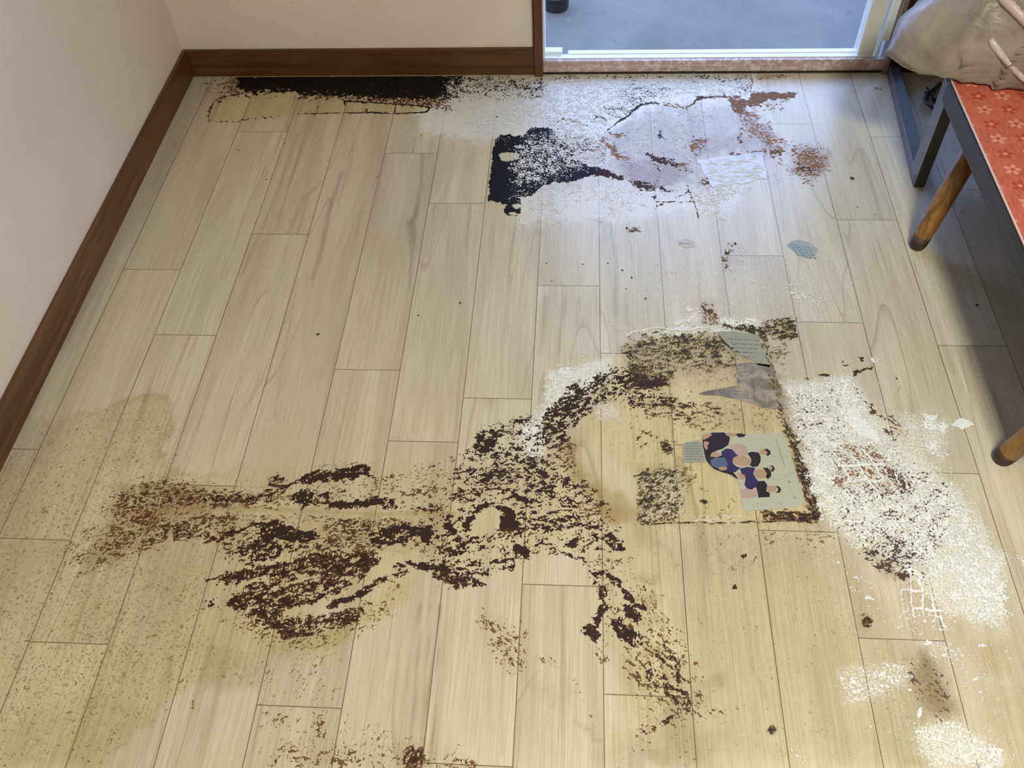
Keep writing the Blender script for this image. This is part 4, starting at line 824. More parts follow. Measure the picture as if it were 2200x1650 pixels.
  ('p', [(1780,950),(1900,950),(1970,1050),(1900,1080),(1800,1050)], .5, 16), ('p', [(1850,1150),(1960,1150),(2000,1240),(1900,1240)], .5, 16), ('p', [(980,1000),(1180,1000),(1170,1080),(990,1090)], .12, 20),
  ('p', [(400,170),(450,165),(455,200),(300,480),(180,690),(140,760),(115,740)], .22, 14), ('p', [(60,900),(20,1010),(90,1000),(160,900)], .18, 20), ('p', [(1560,520),(1600,520),(1590,590),(1550,590)], .3, 10), ('p', [(1500,640),(1545,640),(1550,710),(1505,700)], .3, 10),
  ('p', [(960,160),(1170,165),(1165,205),(965,212)], .35, 12), ('p', [(450,1400),(640,1400),(560,1480),(430,1480)], .1, 20),
 ],
}

# ------------------------------------------------------------------ room shell
XL, XR, YB, YF, ZC = -8.03 * W, 15 * W, 16.25 * W, -8.0 * W, 16.4 * W
DX0, DX1, DH = -0.66 * W, 6.12 * W, 12.6 * W        # doorway
JOINTS = {0: [6.777], 1: [5.355, 10.45, 15.6], 2: [3.962, 8.994, 14.278], 3: [6.25, 11.346], 4: [1.2, 6.1, 15.3],
          5: [3.314, 8.349, 13.602], 6: [2.0, 7.06, 12.181], 7: [2.76, 7.85, 13.0], 8: [4.935, 10.169, 15.3],
          9: [3.6, 8.747, 14.0], 10: [2.05, 7.1, 12.243], 11: [5.793, 10.9, 15.9], 12: [4.385, 9.437, 14.5],
          13: [1.6, 6.736, 11.794], 14: [3.9, 9.0, 14.1], 15: [2.4, 7.5, 12.6], 16: [5.2, 10.3]}
def build_floor():
    g = 0.0009
    V, Fc, FM, PID = [], [], [], []
    nv = 0
    rs = np.random.RandomState(5)
    def patch(xs, ys, mats, pids):
        nonlocal nv
        nx, ny = len(xs), len(ys)
        X, Y = np.meshgrid(xs, ys)
        V.append(np.stack([X.ravel(), Y.ravel(), np.zeros(nx * ny)], 1))
        i, j = np.meshgrid(np.arange(nx - 1), np.arange(ny - 1))
        a = (j * nx + i).ravel() + nv
        Fc.append(np.stack([a, a + 1, a + 1 + nx, a + nx], 1))
        FM.append(np.repeat(mats, nx - 1))
        PID.append(np.repeat(pids, nx, axis=0))
        nv += nx * ny
    for k in range(0, 25):
        xa = max((k + X0) * W + g, XL); xb = min((k + 1 + X0) * W - g, XR)
        if xb <= xa: continue
        fine = k <= 15
        st = 0.006 if fine else 0.04
        xs = np.linspace(xa, xb, max(2, int(round((xb - xa) / st)) + 1))
        js = [j * W for j in JOINTS.get(k, [k * 1.37 % 5.1, k * 1.37 % 5.1 + 5.1])] + [-3.3 * W - (k % 3) * 0.1]
        ys = list(np.arange(YF, 1.8 * W, 0.05)) + list(np.arange(1.8 * W, YB, 0.006 if fine else 0.04)) + [YB]
        ys = [y for y in ys if all(abs(y - j) > 0.002 for j in js)]
        for j in js: ys += [j - g, j + g]
        ys = np.array(sorted(ys))
        mid = (ys[1:] + ys[:-1]) / 2
        mats = np.array([1 if any(abs(mm - j) < g for j in js) else 0 for mm in mid])
        ids = [sum(y > j for j in js) for y in ys]
        table = rs.rand(len(js) + 1, 4)
        patch(xs, ys, mats, table[ids])
        if xb < XR - 0.001:
            ys2 = np.array(list(np.arange(YF, YB, 0.02)) + [YB])
            patch(np.array([xb, xb + 2 * g]), ys2, np.ones(len(ys2) - 1, int), np.full((len(ys2), 4), 0.5))
    V = np.concatenate(V); Fc = np.concatenate(Fc); FM = np.concatenate(FM); PID = np.concatenate(PID)
    px, py = to_px(V[:, 0], V[:, 1], 0)
    ch = {}
    nz = fbm(V[:, 0], V[:, 1], 0.030, 3, 11) ; nz2 = fbm(V[:, 0], V[:, 1], 0.030, 3, 71)
    wpx = px + nz * 5; wpy = py + nz2 * 5                    # irregular outlines
    for key, lst in TINT.items():
        a = np.zeros(len(V))
        for kind, geo, st, soft in lst:
            hard = soft <= 4
            idx, mk = shape_mask(px if hard else wpx, py if hard else wpy, kind, geo, max(soft, 4))
            if mk is None: continue
            a[idx] = np.maximum(a[idx], st * mk) + 0.25 * np.minimum(a[idx], st * mk)
        ch[key] = np.clip(a, 0, 1)
    A = np.stack([ch['yellow'], ch['brown'], ch['pink'], ch['dust_sheen']], 1)
    B = np.stack([ch['speck'], ch['net'], PID[:, 0] * 0.6, ch['grime_shade']], 1)
    PID[:, 3] = 1
    me = fast_mesh('floor', V, Fc, {'stain_a': A, 'stain_b': B, 'pid': PID})
    me.polygons.foreach_set('material_index', FM.astype(np.int32))
    o = link('floor', me, [M_FLOOR, M_GROOVE])
    return tag(o, kind='structure')
build_floor()

def struct(name, boxes, mat, bev=0.0):
    b = MB()
    for q in boxes: b.box(*q, bev=bev)
    return tag(b.build(name, mat), kind='structure')
struct('wall_left', [(XL - 0.1, XL, YF, YB, 0, ZC)], M_WALL)
struct('wall_back', [(XL - 0.1, DX0 - 0.19 * W, YB, YB + 0.10, 0, ZC), (DX0 - 0.19 * W, DX1 + 0.02, YB, YB + 0.10, DH, ZC), (DX1 + 3.4 * W, XR, YB, YB + 0.10, 0, ZC), (DX1 + 0.02, DX1 + 3.4 * W, YB, YB + 0.10, DH, ZC)], M_WALL)
struct('wall_right', [(XR, XR + 0.1, YF, YB + 0.1, 0, ZC)], wood('dark_panelling', (58, 42, 30), (84, 62, 44), 'Z', 0.6))
struct('wall_front', [(XL - 0.1, XR + 0.1, YF - 0.1, YF, 0, ZC)], M_WALL)
struct('ceiling', [(XL - 0.1, XR + 0.1, YF - 0.1, YB + 0.1, ZC, ZC + 0.05)], M_CEIL)
BH = 0.585 * W; BT = 0.07 * W
b = MB(); b.hexa([(XL, YF, 0), (XL + BT, YF, 0), (XL + BT, YB - BT, 0), (XL, YB, 0), (XL, YF, BH), (XL + BT, YF, BH), (XL + BT, YB - BT, BH), (XL, YB, BH)], 0.0012)
tag(b.build('baseboard_left', M_BASE_Y), kind='structure')
b = MB(); b.hexa([(XL + BT, YB - BT, 0), (DX0 - 0.165 * W, YB - BT, 0), (DX0 - 0.165 * W, YB, 0), (XL, YB, 0), (XL + BT, YB - BT, BH), (DX0 - 0.165 * W, YB - BT, BH), (DX0 - 0.165 * W, YB, BH), (XL, YB, BH)], 0.0012)
tag(b.build('baseboard_back', M_BASE_X), kind='structure')
struct('gap_shade_strip', [(DX0, DX1 - 0.06 * W, 16.195 * W, 16.24 * W, 0, 0.045 * W)], M_DARKWOOD)  # dark strip stands in for the shade in the gap under the threshold
# brown post at the left of the doorway, threshold, aluminium rail and jambs
struct('trim_1', [(DX0 - 0.165 * W, DX0, 16.10 * W, YB + 0.10, 0, DH)], M_POST, 0.001)
struct('trim_2', [(DX0, DX1 - 0.02 * W, 16.21 * W, 16.30 * W, 0.035 * W, 0.285 * W)], M_THRESH, 0.0008)
b = MB()
b.box(DX0, DX1 - 0.25 * W, 16.30 * W, 16.44 * W, 0.0, 0.30 * W)
b.box(DX0 + 0.50 * W, DX1 - 0.5 * W, 16.44 * W, 16.56 * W, 0.0, 0.315 * W)
b.box(DX0, DX0 + 0.38 * W, 16.44 * W, 16.60 * W, 0.0, 0.36 * W)
b.box(DX0, DX1 - 0.05 * W, 16.22 * W, 16.66 * W, -1.0 * W, 0.03 * W)
tag(b.build('trim_3', M_ALUW), kind='structure')
struct('trim_4', [(DX0, DX0 + 0.035 * W, 16.28 * W, 16.9 * W, 0.05 * W, DH)], M_ALUW)
b = MB()
b.box(DX1 - 0.55 * W, DX1 - 0.28 * W, 16.32 * W, 16.44 * W, 0.28 * W, DH)
b.box(DX1 - 0.50 * W, DX1 - 0.30 * W, 16.44 * W, 16.9 * W, -0.2 * W, DH)
b.box(DX1 - 0.58 * W, DX1 - 0.53 * W, 16.34 * W, 16.50 * W, 0.28 * W, DH)
tag(b.build('trim_5', M_ALU), kind='structure')
struct('trim_6', [(DX1 - 0.24 * W, DX1 - 0.20 * W, 16.26 * W, 16.40 * W, 0.28 * W, DH), (DX1 - 0.20 * W, DX1 - 0.06 * W, 16.32 * W, 16.38 * W, 0.62 * W, DH)], M_ALUW)
struct('trim_7', [(DX1 - 0.06 * W, DX1 + 0.02 * W, 16.12 * W, 16.5 * W, 0.0, DH)], M_JAMB, 0.001)
struct('trim_8', [(DX0 - 0.165 * W, DX1 + 0.02 * W, 16.12 * W, YB + 0.10, DH, DH + 0.4 * W)], M_POST)
# sliding door parked to the right of the opening
t = NT('frosted_glass', 0.25, 0.5)
t.color(lin((206, 222, 232))); t.b.inputs['Transmission Weight'].default_value = 0.6
t.b.inputs['Roughness'].default_value = 0.55
M_FROST = t.m
door = empty('door_1', (DX1 + 0.03 * W, 16.2 * W, 0)); tag(door, kind='structure')
def rel(o, p): o.parent = p; o.matrix_parent_inverse = Matrix.Translation(p.location).inverted(); return o
b = MB(); b.box(DX1 + 0.03 * W, DX1 + 0.19 * W, 16.16 * W, 16.32 * W, 0.002, DH); rel(b.build('stile', M_DARKWOOD), door)
b = MB(); b.box(DX1 + 3.1 * W, DX1 + 3.35 * W, 16.16 * W, 16.32 * W, 0.002, DH); rel(b.build('stile', M_DARKWOOD), door)
b = MB(); b.box(DX1 + 0.19 * W, DX1 + 3.1 * W, 16.17 * W, 16.31 * W, 0.002, 0.62 * W); rel(b.build('bottom_rail', M_DARKWOOD), door)
b = MB(); b.box(DX1 + 0.19 * W, DX1 + 3.1 * W, 16.22 * W, 16.26 * W, 0.62 * W, DH); rel(b.build('glass_pane', M_FROST), door)

# outside: concrete balcony and the house wall across the lane
b = MB(); b.box(-9 * W, 18 * W, 16.66 * W, 34 * W, -1.2 * W, -1.0 * W)
tag(b.build('balcony_floor', M_CONC), kind='structure')
b = MB(); b.box(-9 * W, 18 * W, 34 * W, 34.6 * W, -1.2 * W, 5.0 * W)
tag(b.build('balcony_parapet', plain('parapet_grey', (160, 166, 172), 0.8, 0.3)), kind='structure')

b = MB(); b.box(-9 * W, 18 * W, 16.66 * W, 24 * W, 12.8 * W, 13.3 * W)  # added unseen slab, limits how much sky the floor reflects
tag(b.build('sky_blocker', plain('sky_blocker_grey', (150, 150, 150), 0.8, 0.3)), kind='structure')

# ceiling lamp (out of view, gives the warm light)
cl = empty('ceiling_lamp', (LAMP[0], LAMP[1], ZC))
tag(cl, 'round white ceiling lamp above the stained floor', 'lamp')
b = MB(); b.tube([(LAMP[0], LAMP[1], ZC - 0.002), (LAMP[0], LAMP[1], ZC - 0.05)], [0.27, 0.26], 40); rel(b.build('lamp_base', plain('lamp_white', (230, 228, 222), 0.5)), cl)

# ------------------------------------------------------------------ dried residue and powder
def residue(name, table, mat, step, seed, zmax, label, cat, grain=1.0, stretch=2.0, z0=0.0):
    pts = []
    for e in table:
        kind, geo = e[0], e[1]
        if kind == 'e':
            (cx, cy), (rx, ry) = geo
            pts += [(cx - rx, cy - ry), (cx + rx, cy + ry), (cx - rx, cy + ry), (cx + rx, cy - ry)]
        else:
            r = max(p[2] for p in geo) if kind == 's' else 0
            pts += [(p[0] + sx * (r + 20), p[1] + sy * (r + 20)) for p in geo for sx in (-1, 1) for sy in (-1, 1)]
    P = np.array(pts); w = at(P[:, 0], P[:, 1])
    xa, xb = max(w[:, 0].min(), XL + BT + 0.001), w[:, 0].max()
    ya, yb = w[:, 1].min(), min(w[:, 1].max(), 16.16 * W)
    xs = np.arange(xa, xb, step); ys = np.arange(ya, yb, step)
    X, Y = np.meshgrid(xs, ys); sh = X.shape
    x = X.ravel(); y = Y.ravel()
    px, py = to_px(x, y, 0)
    D = np.zeros(len(x)); AN = np.zeros(len(x)); SZ = np.full(len(x), 4.0); T1 = np.zeros(len(x)); T2 = np.zeros(len(x))
    # jitter outlines a little so nothing looks cut with a ruler
    j1 = fbm(x, y, 0.018, 3, seed + 50); j2 = fbm(x, y, 0.018, 3, seed + 60)
    for e in table:
        kind, geo, dens, soft, ang, size, tone = e
        amp = min(5.0, soft * 0.5)
        idx, mk = shape_mask(px + j1 * amp, py + j2 * amp, kind, geo, soft)
        if mk is None: continue
        if dens < 0:
            D[idx] *= 1 + dens * mk; continue
        if dens >= 0.5 and tone != 0 and soft > 3:          # spray around every clump
            if kind != 'e':
                i2, m2 = shape_mask(px + j1 * 6, py + j2 * 6, kind, geo, soft + 13)
                v2 = 0.20 * m2; u2 = v2 > D[i2]; i3 = i2[u2]
                D[i3] = v2[u2]; AN[i3] = ang; SZ[i3] = 2.6; T1[i3] = tone[0] * 0.6; T2[i3] = tone[1]
        if 0.6 < dens < 0.93: dens = 0.5 + (dens - 0.5) * 0.85
        v = dens * mk
        up = v > D[idx]
        ii = idx[up]
        D[ii] = v[up]; AN[ii] = ang; SZ[ii] = size
        if tone != 0: T1[ii] = tone[0]; T2[ii] = tone[1]
    f = np.full(len(x), -0.6)
    act = np.nonzero(D > 0.012)[0]
    combos = {}
    key = np.round(AN[act]).astype(int) * 100 + np.round(SZ[act] * 2).astype(int)
    for kk in np.unique(key):
        ii = act[key == kk]
        an = math.radians(AN[ii[0]]); sz = SZ[ii[0]] * 0.001 * grain
        xr = (x[ii] * math.cos(an) + y[ii] * math.sin(an)) / stretch
        yr = -x[ii] * math.sin(an) + y[ii] * math.cos(an)
        n = 0.66 * fbm(xr, yr, sz * 1.35, 2, seed) + 0.66 * fbm(x[ii], y[ii], sz * 0.60, 2, seed + 9) + 0.36 * fbm(xr, yr, sz * 6, 2, seed + 21)
        f[ii] = D[ii] - uniform(n / 1.01)
    f = f.reshape(sh)
    pos = f > 0
    cnt = pos[:-1, :-1].astype(int) + pos[1:, :-1] + pos[:-1, 1:] + pos[1:, 1:]
    keep = cnt >= 2
    gy, gx = np.gradient(np.clip(f, -0.5, 0.5), step)
    g2 = gx * gx + gy * gy + 1e-3
    mv = np.clip(-f / g2, -1e3, 1e3)
    dx = np.clip(mv * gx, -0.55 * step, 0.55 * step) * (~pos); dy = np.clip(mv * gy, -0.55 * step, 0.55 * step) * (~pos)
    used = np.zeros(sh, bool)
    used[:-1, :-1] |= keep; used[1:, :-1] |= keep; used[:-1, 1:] |= keep; used[1:, 1:] |= keep
    ids = -np.ones(sh, int); ids[used] = np.arange(used.sum())
    rel_h = np.sqrt(np.clip(f * 2.2, 0, 1))
    Z = z0 + 0.00022 + zmax * rel_h
    Xo = np.clip(X + dx, XL + BT + 0.0005, None); Yo = np.minimum(Y + dy, 16.17 * W)
    co = np.stack([Xo[used], Yo[used], Z[used]], 1)
    jj, ii = np.nonzero(keep)
    faces = np.stack([ids[jj, ii], ids[jj, ii + 1], ids[jj + 1, ii + 1], ids[jj + 1, ii]], 1)
    tone = np.stack([T1.reshape(sh)[used], T2.reshape(sh)[used], np.clip(f[used] * 1.6, 0, 1), np.ones(used.sum())], 1)
    me = fast_mesh(name, co, faces, {'tone': tone})
    o = link(name, me, mat, smooth=True)
    return tag(o, label, cat, kind='stuff')

t = NT('dried_residue', 0.7, 0.25)
a0, a1, a2, a3 = t.attr('tone')
n1 = t.noise(t.mapping(), 160, 4, 0.6); n2 = t.noise(t.mapping(), 22, 3, 0.6)
red = t.mix(t.ramp(n1, 0.35, 0.65), lin((118, 80, 48)), lin((94, 58, 32)))
blk = t.mix(t.ramp(n1, 0.35, 0.7), lin((48, 28, 12)), lin((32, 19, 9)))
dk = t.math('ADD', a0, t.math('MULTIPLY', t.math('SUBTRACT', a2, 0.34), 1.5))
dk = t.math('ADD', dk, t.math('MULTIPLY', t.math('SUBTRACT', n2, 0.5), 0.5))
c = t.mix(t.ramp(dk, 0.0, 0.8), red, blk)
olv = t.mix(t.ramp(dk, 0.1, 0.9), lin((124, 106, 66)), lin((44, 38, 26)))
c = t.mix(t.math('MULTIPLY', a1, 1.0, clamp=True), c, olv)
t.color(c); t.rough(t.ramp(n2, 0.3, 0.7, 0.6, 0.75)); t.bump(n1, 0.4, 0.0008)
M_RES = t.m
t = NT('tar_residue', 0.6, 0.12)
a0, a1, a2, a3 = t.attr('tone')
n1 = t.noise(t.mapping(), 90, 4, 0.6)
c = t.mix(t.ramp(a0, 0.3, 1.0), lin((96, 62, 36)), lin((20, 18, 19)))
c = t.mix(t.math('MULTIPLY', t.ramp(a2, 0.45, 0.05), 0.75), c, lin((84, 52, 28)))
c2 = t.mix(a1, t.mix(t.ramp(a0, 0.3, 1.0), lin((92, 52, 40)), lin((44, 26, 26))), lin((22, 22, 26)))
c = t.mix(t.ramp(a1, 0.75, 0.95), c, c2)
c = t.mix(t.ramp(a1, 0.05, 0.0), c, c2)
t.color(c); t.bump(n1, 0.3, 0.0008)
M_TAR = t.m
t = NT('door_residue', 0.7, 0.2)
a0, a1, a2, a3 = t.attr('tone')
n1 = t.noise(t.mapping(), 110, 4, 0.6)
c = t.mix(t.ramp(t.math('ADD', a0, t.math('MULTIPLY', t.math('SUBTRACT', n1, 0.5), 0.5)), 0.05, 0.9), lin((142, 102, 70)), lin((40, 25, 16)))
c = t.mix(t.math('MULTIPLY', t.ramp(a1, 0.5, 1.0), 0.9), c, lin((44, 44, 56)))
t.color(c); t.bump(n1, 0.3, 0.0006)
M_DRES = t.m
t = NT('white_powder', 0.95, 0.15)
n1 = t.noise(t.mapping(), 300, 4, 0.6)
t.color(t.mix(t.ramp(n1, 0.3, 0.7), lin((196, 193, 190)), lin((222, 219, 215)))); t.bump(n1, 0.6, 0.0010)
M_POW = t.m

residue('dried_residue', MAIN, M_RES, 0.00115, 101, 0.0005, 'dark red-brown dried residue in the widest stain, reaching from the left side to the lower middle of the floor', 'dried stain')
residue('dried_residue', FILM, M_RES, 0.00120, 301, 0.0005, 'olive-black mouldy residue around the photo page and the square yellowed patch', 'dried stain', z0=0.0006)
residue('dried_residue', STRIP, M_TAR, 0.00150, 401, 0.0007, 'long black crust along the foot of the brown back baseboard', 'dried stain', grain=1.2)
residue('dried_residue', PATCH, M_TAR, 0.00150, 501, 0.0007, 'glossy black patch with a bare oval hole, left of the stains by the doorway', 'dried stain')
residue('dried_residue', DOOR, M_DRES, 0.00140, 601, 0.0005, 'brown blotches and thin dark outlines on the floor before the doorway', 'dried stain', grain=1.2)
residue('dried_residue', PRINT, M_DRES, 0.00150, 701, 0.0004, 'grey-brown smudges showing through the powder heap with the boot prints', 'dried stain')
residue('spilled_powder', POW_R, M_POW, 0.00120, 801, 0.0012, 'thick white powder with boot tread marks, right of the photo page', 'powder', stretch=1.1, z0=0.0007)
residue('spilled_powder', POW_B, M_POW, 0.00130, 901, 0.0010, 'white powder crumbs in the lower right corner around the olive-brown spot', 'powder', stretch=1.2, z0=0.0005)
residue('spilled_powder', POW_C, M_POW, 0.00130, 1001, 0.0010, 'white powder and thin streaks along the upper edge of the yellowed patch', 'powder', stretch=1.2, z0=0.0008)
residue('spilled_powder', POW_D, M_POW, 0.00135, 1101, 0.0003, 'fine white powder dusted over the black patch and before the doorway', 'powder', stretch=1.2, z0=0.0008)

# ------------------------------------------------------------------ papers stuck to the floor
def fl(pts, z=0.0):
    a = np.array(pts, float); w = at(a[:, 0], a[:, 1], z)
    return [(p[0], p[1]) for p in w]
def zz(x, y): return (1400 + x / 5.5, 880 + y / 5.5)
def zpts(l): return [zz(*p) for p in l]
M_PAPER = plain('bluish_grey_paper', (138, 136, 120), 0.6, 0.4, var=0.05, scale=60)
M_PHOTO = plain('photo_paper', (162, 160, 138), 0.5, 0.5, var=0.07, scale=40)
M_INK = plain('ink', (84, 92, 104), 0.6)
M_INKB = plain('blue_ink', (84, 116, 136), 0.6)
M_MAR = plain('print_black', (36, 26, 30), 0.35)
M_PUR = plain('print_purple', (48, 38, 78), 0.35)
M_SKIN = plain('print_skin', (158, 128, 104), 0.35)
M_BLUE = plain('print_blue', (76, 90, 116), 0.35)
M_PINK = plain('print_pink', (162, 138, 130), 0.35)
M_HAIR = plain('print_hair', (34, 26, 26), 0.35)
M_CREASE = plain('print_crease', (150, 144, 122), 0.5)
def ell(cx, cy, rx, ry, n=16, rot=0):
    r = math.radians(rot)
    return [(cx + rx * math.cos(t) * math.cos(r) - ry * math.sin(t) * math.sin(r), cy + rx * math.cos(t) * math.sin(r) + ry * math.sin(t) * math.cos(r)) for t in [2 * math.pi * k / n for k in range(n)]]
def line(x0, y0, x1, y1, w):
    d = math.hypot(x1 - x0, y1 - y0); nx, ny = -(y1 - y0) / d * w / 2, (x1 - x0) / d * w / 2
    return [(x0 + nx, y0 + ny), (x1 + nx, y1 + ny), (x1 - nx, y1 - ny), (x0 - nx, y0 - ny)]
def page():
    b = MB(); z = 0.0009
    out = [(575,290),(620,268),(850,268),(1130,300),(1350,285),(1550,270),(1575,290),(1640,560),(1720,780),(1810,1050),(1795,1115),(1760,1135),(1650,1165),(1350,1185),(1110,1200),(1085,1180),(1060,1080),(1040,950),(1030,880),(1000,830),(920,770),(820,740),(720,700),(650,620),(600,440)]
    b.slab(fl(zpts(out)), 0.0003, z)
    def add(mi, pts, lift):
        b.mi = mi; b.slab(fl(zpts(pts)), z - 0.0001, z + 0.00004 * lift)
    add(1, [(595,300),(720,275),(850,272),(910,300),(925,350),(905,420),(840,465),(760,490),(700,530),(690,600),(668,640),(640,590),(605,440)], 1)
    add(3, [(596,300),(690,282),(715,300),(655,345),(605,360)], 2)
    add(3, [(615,380),(660,378),(682,400),(655,430),(665,465),(640,480),(618,440)], 2)
    add(3, [(865,280),(930,276),(1000,288),(1003,315),(930,325),(885,312)], 2)
    add(6, [(1000,286),(1060,284),(1112,302),(1090,325),(1040,332),(1008,318)], 3)
    add(5, [(905,425),(1000,408),(1080,418),(1125,450),(1140,500),(1110,560),(1030,575),(985,520),(960,470)], 2)
    add(2, [(820,500),(880,462),(950,472),(1000,530),(1025,552),(955,592),(960,640),(1000,675),(1050,690),(985,745),(900,730),(870,715),(895,670),(870,590),(830,560)], 3)
    add(1, [(660,600),(700,560),(820,545),(870,570),(900,680),(880,715),(960,740),(1010,800),(1020,830),(930,770),(830,742),(730,700),(680,650)], 2)
    add(4, [(695,600),(740,575),(860,565),(885,610),(900,660),(860,690),(760,690),(705,665)], 4)
    add(3, [(700,520),(760,490),(800,520),(820,545),(770,570),(720,560)], 5)
    add(3, [(780,690),(850,675),(892,685),(880,718),(810,722)], 5)
    add(6, [(1130,520),(1180,500),(1255,512),(1290,560),(1285,620),(1255,672),(1190,682),(1150,650),(1180,600),(1160,560)], 4)
    add(3, ell(1065, 610, 112, 60, rot=8), 5)
    add(3, ell(1315, 502, 42, 34), 3); add(6, [(1325,472),(1370,466),(1402,495),(1404,530),(1375,548),(1345,542),(1370,510)], 4); add(1, [(1180,512),(1250,505),(1280,530),(1240,560),(1200,545)], 5)
    add(2, [(1040,700),(1130,680),(1225,692),(1200,750),(1225,810),(1262,850),(1240,915),(1180,945),(1125,935),(1095,890),(1110,810),(1060,760)], 4)
    add(3, [(1015,745),(1050,760),(1100,775),(1105,820),(1060,835),(1030,810)], 5)
    add(6, [(1310,690),(1370,690),(1412,740),(1410,790),(1375,825),(1345,800),(1360,750)], 5)
    add(3, ell(1280, 762, 80, 56, rot=5), 6)
    add(6, [(1395,660),(1440,668),(1456,705),(1430,740),(1400,725),(1428,700)], 4); add(3, ell(1405, 695, 22, 24), 5)
    add(1, [(1262,850),(1330,845),(1362,885),(1368,930),(1350,965),(1395,985),(1395,1036),(1262,1042),(1252,985),(1228,905)], 5)
    add(3, ell(1415, 938, 62, 38, rot=5), 6)
    add(6, [(1455,905),(1505,912),(1530,945),(1515,982),(1460,990),(1495,962),(1490,930)], 7)
    add(5, [(1048,950),(1130,930),(1215,935),(1258,985),(1248,1030),(1150,1052),(1065,1045)], 4)
    # printed lines, creases and scribbles
    random.seed(3)
    for k in range(13):
        x = 1472 + k * 8; y = 360 + k * 25
        add(7, line(x - 6, y, x + 7, y + 3 + random.random() * 5, 7), 2)
        add(7, line(x - 4, y + 8, x + 3, y + 12, 5), 2)
    for q in [(1290,600,1480,560,6),(1290,640,1620,560,5),(1400,560,1640,545,5),(1400,820,1500,838,8),(1500,838,1700,745,9),(1560,770,1690,740,6),(1130,370,1320,340,5),(1610,850,1680,1040,5),(1450,930,1620,905,4),(1470,760,1500,790,5)]:
        add(8, line(*q), 2)
    for q in [(1240,1105,1310,1130,7),(1320,1140,1360,1110,7),(1365,1130,1400,1142,6),(1440,1090,1480,1130,7),(1470,1110,1510,1090,6),(1500,1095,1530,1125,6),(1540,1085,1520,1120,6),(1180,1120,1220,1140,5)]:
        add(8, line(*q), 2)
    add(7, ell(1690, 1043, 16, 6), 2); add(7, ell(1625, 855, 12, 8), 2)
    o = b.build('photo_page', [M_PHOTO, M_MAR, M_PUR, M_SKIN, M_BLUE, M_PINK, M_HAIR, M_INK, M_CREASE])
    return tag(o, 'torn magazine page with a group photo of people in purple and black shirts', 'photo page')
page()

def scrap(name, outline, label, cat, rows=(), mat=M_PAPER, ink=M_INK, extra=()):
    b = MB(); b.slab(fl(outline), 0.0003, 0.0008)
    b.mi = 1
    for q in rows: b.slab(fl(line(*q)), 0.0007, 0.00084)
    b.mi = 2
    for q in extra: b.slab(fl(q), 0.0007, 0.00086)
    o = b.build(name, [mat, ink, M_CREASE])
    return tag(o, label, cat)
random.seed(8)
rows = []
for k in range(7):
    y = 953 + k * 5.6
    x = 1471 + random.random() * 3
    while x < 1505:
        w = 3 + random.random() * 6
        rows.append((x, y, min(x + w, 1507 + k * .8), y + 0.4, 1.5)); x += w + 1.8
scrap('printed_paper_scrap', [(1467,953),(1485,949),(1502,946),(1509,966),(1516,993),(1490,994),(1465,994),(1466,975)], 'small pale printed scrap touching the left side of the photo page', 'paper scrap', rows)
rows = []
for k in range(5):
    y = 728 + k * 9
    x = 1562 + k * 8
    while x < 1620:
        w = 4 + random.random() * 9
        rows.append((x, y - (x - 1562) * -0.06, x + w, y + 1 + (x - 1562) * 0.06, 1.6)); x += w + 3
scrap('printed_paper_scrap', [(1540,713),(1575,712),(1600,716),(1628,720),(1638,745),(1648,768),(1655,790),(1630,785),(1612,772),(1592,766),(1570,752),(1556,735)], 'grey printed scrap at the top corner of the yellowed patch', 'paper scrap', rows, extra=())
M_PH2 = None
t = NT('faded_photo', 0.45, 0.5)
n1 = t.noise(t.mapping(), 26, 5, 0.65, 1.0)
t.color(t.mix(t.ramp(n1, 0.35, 0.65), lin((152, 138, 120)), lin((96, 88, 76)))); M_PH2 = t.m
rows = [(1545 + k * 4, 838 + k * 5, 1595 + k * 7, 842 + k * 5, 1.3) for k in range(4)] + [(1588, 800 + 9 * k, 1610, 798 + 9 * k, 1.2) for k in range(3)]
scrap('faded_paper_scrap', [(1584,783),(1610,779),(1661,785),(1672,820),(1684,850),(1693,877),(1678,880),(1660,880),(1640,876),(1612,867),(1580,857),(1541,850),(1512,849),(1500,846),(1520,840),(1560,833),(1584,828),(1582,805)], 'faded brown-grey scrap in the yellowed patch, above the photo page', 'paper scrap', rows, mat=M_PH2)
rows = []
for k in range(5):
    for q in range(5):
        x = 1697 + q * 9 + k * 3.5; y = 528 - q * 0.5 + k * 5.6 - (3 if q < 2 else 0) + q * 1.2
        rows.append((x, y, x + 6.5, y + 2.2, 1.8))
scrap('printed_paper_scrap', [(1690,528),(1700,519),(1718,515),(1738,522),(1758,536),(1752,545),(1738,556),(1722,550),(1706,540)], 'bluish scrap with rows of print, halfway between the yellowed patch and the doorway stains', 'paper scrap', rows, mat=plain('pale_blue_paper', (148, 150, 142), 0.5), ink=M_INKB)
scrap('printed_paper_scrap', [(1456,518),(1476,513),(1490,520),(1494,530),(1478,533),(1460,528)], 'tiny pale scrap with one line of blue print, left of the bluish scrap', 'paper scrap', [(1458,524,1466,523,2),(1468,524,1474,524,2),(1476,525,1480,524,2)], mat=plain('pale_paper', (178, 172, 152), 0.5), ink=M_INKB)

